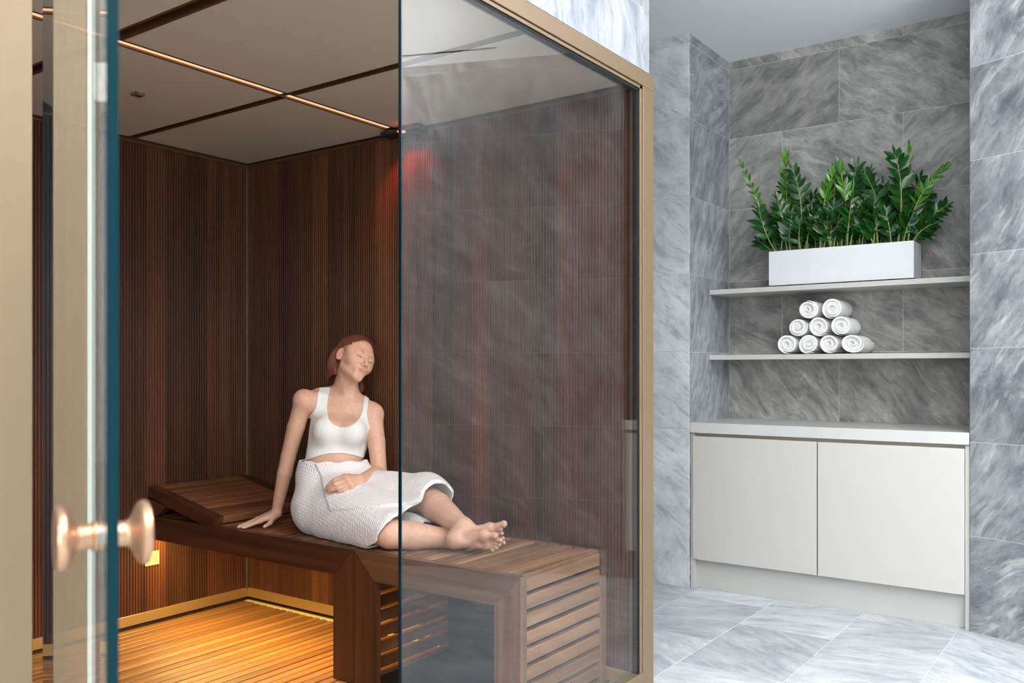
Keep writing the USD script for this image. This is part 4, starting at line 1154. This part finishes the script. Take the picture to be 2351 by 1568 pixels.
def build_vest():
    f = Field(axis(-3.17, -2.80, 0.0027), axis(2.64, 3.0, 0.0030), axis(0.80, 1.18, 0.0027))
    torso(f)
    alone = f.F.copy()
    upper(f)
    X, Y, Z = f.ax[0][:, None, None], f.ax[1][None, :, None], f.ax[2][None, None, :]
    S0 = V(-2.992, 2.862, 1.112)
    a = (X - S0[0]) * TLf[0] + (Y - S0[1]) * TLf[1] + (Z - S0[2]) * TLf[2]
    b = (X - S0[0]) * TUp[0] + (Y - S0[1]) * TUp[1] + (Z - S0[2]) * TUp[2]
    fr = (X - S0[0]) * TFw[0] + (Y - S0[1]) * TFw[1] + (Z - S0[2]) * TFw[2]
    front = fr > -0.03
    # neckline: a deep U
    hw = 0.080 * np.sqrt(np.clip(1 - np.clip((-(b + 0.01)) / 0.098, 0, 1) ** 2.4, 0, 1))
    neck = np.where(b > -0.108, (hw - np.abs(a - 0.010)), -0.1) * 1.0
    t = np.clip((-0.03 - b) / 0.11, 0, 1)
    t = t * t * (3 - 2 * t)
    side = np.where(a > 0, a - (0.112 + 0.030 * t), -a - (0.118 + 0.055 * t))
    hem = (0.886 - 0.036 * (a / 0.13) ** 2) - Z
    mixw = np.clip((-0.085 - b) / 0.05, 0, 1)
    G = f.F * (1 - mixw) + alone * mixw - 0.0042
    G = np.maximum(G, neck)
    G = np.maximum(G, side)
    G = np.maximum(G, hem).astype(np.float32)
    return surface_nets(G, *f.ax, relax=1), S0


def build_wrap():
    """Towel wrapped as a skirt: a shell around hips and thighs, open past the knees."""
    f = Field(axis(-3.24, -2.34, 0.0042), axis(2.50, 3.03, 0.0042), axis(0.53, 0.90, 0.0042))
    f.ell(V(-2.988, 2.785, 0.770), V(0.163, 0.130, 0.135), TM, 0.03)
    f.ell(V(-2.985, 2.790, 0.840), V(0.142, 0.108, 0.090), TM, 0.04)
    f.ball(V(-2.993, 2.715, 0.648), 0.124, 0.05)
    f.ball(V(-2.965, 2.880, 0.690), 0.120, 0.05)
    f.cone(V(-2.935, 2.690, 0.640), V(-2.430, 2.590, 0.618), 0.116, 0.080, 0.06)
    f.cone(V(-2.925, 2.830, 0.700), V(-2.480, 2.850, 0.722), 0.112, 0.080, 0.06)
    f.cone(V(-2.480, 2.850, 0.722), V(-2.37, 2.810, 0.700), 0.080, 0.086, 0.05)
    f.cone(V(-2.84, 2.70, 0.70), V(-2.43, 2.70, 0.665), 0.082, 0.052, 0.07)
    f.cone(V(-2.86, 2.655, 0.585), V(-2.46, 2.575, 0.570), 0.062, 0.045, 0.05)
    X, Y, Z = f.ax[0][:, None, None], f.ax[1][None, :, None], f.ax[2][None, None, :]
    wave = 0.010 * np.sin(Z * 46 + Y * 30) + 0.006 * np.sin(Z * 90 - Y * 40)
    low = np.clip((0.665 - Z) / 0.12, 0, 1) * np.clip((2.74 - Y) / 0.1, 0, 1)
    hem = X - (-2.405 + 0.02 * np.clip((Y - 2.80) / 0.06, 0, 1) - 0.13 * low * low + wave)
    top = Z - (0.853 + 0.012 * np.clip((X + 3.0) / 0.1, -1, 1) * 0 + 0.004 * np.sin(X * 60 + Y * 40))
    floor_ = 0.5405 - Z
    F0 = np.maximum(f.F, floor_)
    folds = 0.0016 * np.sin((Y * 0.6 + Z) * 48 + 5 * np.sin(X * 8)) * np.clip((X + 2.95) / 0.25, 0, 1)
    F0 = F0 + folds
    shell = np.maximum(F0, -(F0 + 0.0068))
    shell = np.maximum(np.maximum(shell, hem), top)
    # the overlapping flap: an outer layer that starts at a slanting edge over the belly
    e = (X + 2.955) * 0.80 + (Y - 2.70) * 0.55 + (Z - 0.80) * 0.62
    zl = 0.655 + 0.056 * np.clip((X + 2.85) / 0.4, 0, 1)
    thick = 0.0078 * np.clip((Z - zl) / 0.010, 0, 1) ** 0.7
    flap = np.maximum(F0 - thick, -(F0 + 0.002))
    flap = np.maximum(np.maximum(flap, -e), np.maximum(hem + 0.004, top + 0.002))
    flap = np.maximum(flap, zl - Z)
    G = np.minimum(shell, flap).astype(np.float32)
    return surface_nets(G, *f.ax, relax=1)


body, tint = build_body()

person = thing('person', 'red-haired woman in a white ribbed vest and towel wrap, reclining barefoot on the bench', 'person')
M_SKIN = usdkit.material(stage, lk('skin'), {
    'at': ('attribute', {'attribute': 'tint'}), 'tc': ('texture_coordinate', {}), 'n': ('noise_texture', {'scale': 60.0, 'detail': 4.0}), 'mr': ('map_range', {'from_min': 0.3, 'from_max': 0.7, 'to_min': 0.93, 'to_max': 1.05}),
    'hs': ('hsv', {}), 'n2': ('noise_texture', {'scale': 900.0, 'detail': 2.0}), 'b': ('bump', {'strength': 0.12, 'distance': 0.0006}),
    'p': ('principled_bsdf', {'roughness': 0.48, 'specular_ior_level': 0.38, 'subsurface_weight': 0.12, 'subsurface_scale': 0.006, 'subsurface_radius': (1.0, 0.35, 0.2)})},
    [('tc.object', 'n.vector'), ('n.fac', 'mr.value'), ('mr.result', 'hs.value'), ('at.color', 'hs.color'), ('hs.color', 'p.base_color'), ('tc.object', 'n2.vector'), ('n2.fac', 'b.height'), ('b.normal', 'p.normal')], 'p.BSDF')
o = obj('body', body, M_SKIN, person, smooth=True)
UsdGeom.PrimvarsAPI(o).CreatePrimvar('tint', Sdf.ValueTypeNames.Color3fArray, 'vertex').Set(Vt.Vec3fArray.FromNumpy(tint.astype(np.float32)))

vest, S0 = build_vest()
q = vest.vertices - S0
uv = np.stack([np.arctan2(q @ TLf, q @ TFw + 0.03) * 0.135, q @ TUp], 1)
M_VEST = usdkit.material(stage, lk('ribbed_knit'), {
    'uv': ('uvmap', {'attribute': 'st'}), 'sx': ('separate_xyz', {}), 'm': ('math', {'math_type': 'multiply', 'value2': 6.2832 / 0.0062}), 's': ('math', {'math_type': 'sine'}), 'ab': ('math', {'math_type': 'absolute'}),
    'b': ('bump', {'strength': 0.25, 'distance': 0.0012}), 'p': ('principled_bsdf', {'base_color': srgb(232, 228, 223), 'roughness': 0.85, 'sheen_weight': 0.1})},
    [('uv.UV', 'sx.vector'), ('sx.x', 'm.value1'), ('m.value', 's.value1'), ('s.value', 'b.height'), ('b.normal', 'p.normal')], 'p.BSDF')
obj('vest', vest, M_VEST, person, smooth=True, uv=uv)

wrap = build_wrap()
v = wrap.vertices
axd = V(0.53, -0.06, 0.0)
axd /= np.linalg.norm(axd)
c0 = V(-2.95, 2.76, 0.69)
r_ = v - c0
along = r_ @ axd
cc = r_ - along[:, None] * axd
uv = np.stack([along, np.arctan2(cc[:, 1], cc[:, 2]) * np.interp(along, [-0.05, 0.5], [0.155, 0.105])], 1)
up_w = np.clip((-2.87 - v[:, 0]) / 0.10, 0, 1) * np.clip((v[:, 2] - 0.66) / 0.06, 0, 1)
M_WRAP = usdkit.material(stage, lk('waffle_towel'), {
    'uv': ('uvmap', {'attribute': 'st'}), 'vo': ('voronoi_texture', {'dimensions': '2D', 'scale': 92.0, 'randomness': 0.15}), 'nb': ('map_range', {'from_min': 0.0, 'from_max': 0.62, 'to_min': 1.0, 'to_max': 0.0}),
    'b': ('bump', {'strength': 0.6, 'distance': 0.0030}), 'tc': ('texture_coordinate', {}), 'n2': ('noise_texture', {'scale': 700.0, 'detail': 2.0}), 'b2': ('bump', {'strength': 0.3, 'distance': 0.001}),
    'p': ('principled_bsdf', {'base_color': srgb(238, 232, 230), 'roughness': 0.92, 'sheen_weight': 0.15})},
    [('uv.UV', 'vo.vector'), ('vo.distance', 'nb.value'), ('nb.result', 'b.height'), ('tc.object', 'n2.vector'), ('n2.fac', 'b2.height'), ('b.normal', 'b2.normal'), ('b2.normal', 'p.normal')], 'p.BSDF')
obj('towel_wrap', wrap, M_WRAP, person, smooth=True, uv=uv)

# face details
M_LASH = plain('lash', srgb(52, 30, 24), 0.6)
M_BROW = plain('brow', srgb(168, 112, 80), 0.7)
bl = (body.vertices - HC) @ HR.T / HS
bm = (np.abs(bl) < (0.07, 0.13, 0.07)).all(1) & (bl[:, 1] > 0.035) & (body.vertex_normals @ HR[1] > 0.1)
FACE = LinearNDInterpolator(bl[bm][:, [0, 2]], bl[bm][:, 1])


def on_skin(q, lift):
    q = np.asarray(q, float)                                     # local x, z
    y = np.asarray(FACE(q[:, 0], q[:, 1]))
    y = np.interp(np.arange(len(y)), np.flatnonzero(~np.isnan(y)), y[~np.isnan(y)])
    y = np.convolve(np.pad(y, 2, mode='edge'), [0.1, 0.2, 0.4, 0.2, 0.1], 'valid')
    return np.array([hd(a_, b_ + lift, c_) for a_, b_, c_ in zip(q[:, 0], y, q[:, 1])])


for sx in (-1, 1):
    t_ = np.linspace(-1, 1, 15)
    pts = np.stack([(0.0315 + 0.0145 * t_) * sx, -0.0062 + 0.0030 * t_ ** 2 + 0.0008 * t_], 1)
    obj('eyelash', tube(on_skin(pts, 0.0002), 0.0004 + 0.0007 * (1 - t_ ** 4), 6), M_LASH, person, smooth=True)
    t_ = np.linspace(0, 1, 15)
    pts = np.stack([(0.014 + 0.034 * t_) * sx, 0.0150 + 0.0085 * np.sin(t_ * 2.5) - 0.002 * t_], 1)
    obj('eyebrow', tube(on_skin(pts, -0.0003), 0.0004 + 0.0010 * np.sin(np.pi * np.clip(t_ * 0.9 + 0.12, 0, 1)), 6), M_BROW, person, smooth=True)

# hair: a shaped base and fine strands over it
gx = axis(-0.125, 0.125, 0.003)
f = Field(gx, axis(-0.16, 0.10, 0.003), axis(-0.15, 0.14, 0.003))
f.ell(V(0, -0.016, 0.037), V(0.0820, 0.0975, 0.0850), None, 0.01)
f.ell(V(0.010, -0.066, -0.015), V(0.068, 0.042, 0.070), None, 0.03)
f.ell(V(0.052, -0.060, -0.040), V(0.026, 0.030, 0.050), None, 0.03)
f.cone(V(-0.050, -0.072, -0.02), V(-0.086, -0.080, -0.085), 0.036, 0.020, 0.03)
HAIRF = f.F.copy()
X, Y, Z = f.ax[0][:, None, None], f.ax[1][None, :, None], f.ax[2][None, None, :]
line = np.where(Z > 0.02, -0.008 + 0.85 * (Z - 0.02), np.where(Z > -0.01, -0.034 + 1.0 * (Z + 0.01), -0.040))
line = np.minimum(line, 0.062 - 18.0 * np.maximum(np.abs(X) - 0.045, 0) ** 2)
F0 = np.maximum(f.F, (Y - line) * 0.8).astype(np.float32)
hm = surface_nets(F0, *f.ax, relax=2)
hm.vertices = HC + HS * (hm.vertices @ HR)
hm.invert() if np.linalg.det(HR) < 0 else None
M_HAIR = usdkit.material(stage, lk('hair'), {
    'p': ('principled_bsdf', {'base_color': srgb(132, 74, 44), 'roughness': 0.38, 'specular_ior_level': 0.5})}, [], 'p.BSDF')
M_HAIR2 = usdkit.material(stage, lk('hair_strand'), {
    'hi': ('hair_info', {}), 'r': ('rgb_ramp', {'ramp': [(0.0, srgb(122, 72, 48)), (0.6, srgb(166, 102, 66)), (1.0, srgb(206, 146, 96))]}),
    'p': ('principled_bsdf', {'roughness': 0.36, 'specular_ior_level': 0.5})}, [('hi.intercept', 'r.fac'), ('r.color', 'p.base_color')], 'p.BSDF')
hair = obj('hair', hm, M_HAIR, person, smooth=True)
hg = np.random.default_rng(5)
pts, counts, wid = [], [], []
down = HR @ V(0, 0, -1)                                          # gravity in the head's frame
GR = np.gradient(HAIRF, *f.ax)


def sample(a, p):
    q_ = [(p[:, i] - f.ax[i][0]) / (f.ax[i][1] - f.ax[i][0]) for i in range(3)]
    return map_coordinates(a, q_, order=1, mode='nearest')


def push(P, lift, both):
    for _ in range(3):
        d_ = sample(HAIRF, P) - lift
        g_ = np.stack([sample(x, P) for x in GR], 1)
        g_ /= np.linalg.norm(g_, axis=1, keepdims=True) + 1e-9
        m_ = both | (d_ < 0)
        P = P - g_ * np.where(m_, d_, 0)[:, None]
    return P


for k in range(5200):
    phi = R(hg.uniform(-84, 86) if k % 2 else hg.uniform(35, 86))
    side = abs(math.sin(phi))
    psi0 = R(40 - 22 * side + hg.uniform(-2, 5) + hg.uniform(0, 1) ** 2 * 70)
    psi1 = R(186 + hg.uniform(-10, 8) - side ** 2 * hg.uniform(0, 1) * 88)
    ps = np.linspace(psi0, psi1, 12)
    cz = max(math.cos(phi), 0.26)
    u_ = np.linspace(0, 1, 12)
    P = np.stack([0.083 * math.sin(phi) * (1 - 0.08 * u_), -0.016 + 0.098 * cz * np.cos(ps) - 0.045 * side * u_ ** 1.5, 0.037 + 0.086 * cz * np.sin(ps) - 0.012 * side * u_], 1)
    lift = 0.0005 + 0.0035 * hg.uniform() ** 2
    P = push(P, lift, np.ones(12, bool))
    L = hg.uniform(0.085, 0.125) * (1.0 if phi > 0 else 1.15)
    d = P[-1] - P[-2]
    d /= np.linalg.norm(d) + 1e-9
    pos, tail = P[-1].copy(), []
    for i in range(9):
        tgt = V(0, 0.02, -1.0) * (0.75 if phi > 0 else 0.35) + down * (0.25 if phi > 0 else 0.65)
        if i > 4:
            tgt = tgt + V((0.16 if phi > 0 else -0.55) * (i - 4) / 4, (0.25 if phi > 0 else -0.1) * (i - 4) / 4, 0.0 if phi > 0 else 0.22 * (i - 4) / 4)
        d = d * 0.62 + tgt * 0.38
        d /= np.linalg.norm(d)
        pos = pos + d * L / 9
        tail.append(pos.copy())
    tail = push(np.array(tail), lift, np.zeros(9, bool))
    P = np.vstack([P, tail]) + hg.normal(0, 0.0004, (21, 3))
    pts.append(HC + HS * (P @ HR))
    counts.append(len(P))
    wid.append(np.linspace(0.0011, 0.0005, len(P)))
for k in range(3600):                                            # strands swept from the temples behind the ears
    sg = 1.0 if k % 3 else -1.0
    u, w_ = hg.uniform(), hg.uniform()
    A = V(0.070, 0.038 - 0.085 * u * w_, 0.040 + 0.040 * w_)
    B = V(0.090, -0.030 - 0.065 * u, 0.055 + 0.012 * w_ - 0.02 * u)
    C = V(0.074, -0.040 - 0.070 * u, -0.030)
    D = V(0.070 - 0.028 * u, -0.026 - 0.072 * u, -0.088 - 0.030 * hg.uniform())
    if sg < 0:
        D = D + V(0.030, -0.006, 0.012)
    t = np.linspace(0, 1, 18)[:, None]
    P = (1 - t) ** 3 * A + 3 * t * (1 - t) ** 2 * B + 3 * t * t * (1 - t) * C + t ** 3 * D
    P[:, 0] *= sg
    on = t[:, 0] < 0.80
    P = push(P, 0.0006 + 0.004 * hg.uniform() ** 2, on)
    fl = np.clip((t - 0.72) / 0.28, 0, 1) ** 2
    P = P + fl * V(0.012 * sg, 0.020 * hg.uniform(0, 1), -0.006) + hg.normal(0, 0.0004, P.shape)
    pts.append(HC + HS * (P @ HR))
    counts.append(len(P))
    wid.append(np.linspace(0.0011, 0.0005, len(P)))
bc = UsdGeom.BasisCurves.Define(stage, str(person.GetPath()) + '/hair_strands')
bc.CreateTypeAttr('cubic')
bc.CreateBasisAttr('catmullRom')
bc.CreatePointsAttr(Vt.Vec3fArray.FromNumpy(np.vstack(pts).astype(np.float32)))
bc.CreateCurveVertexCountsAttr(Vt.IntArray(counts))
bc.CreateWidthsAttr(Vt.FloatArray.FromNumpy(np.concatenate(wid).astype(np.float32)))
bc.SetWidthsInterpolation('vertex')
UsdShade.MaterialBindingAPI.Apply(bc.GetPrim()).Bind(M_HAIR2)
tag(bc.GetPrim(), kind='stuff')
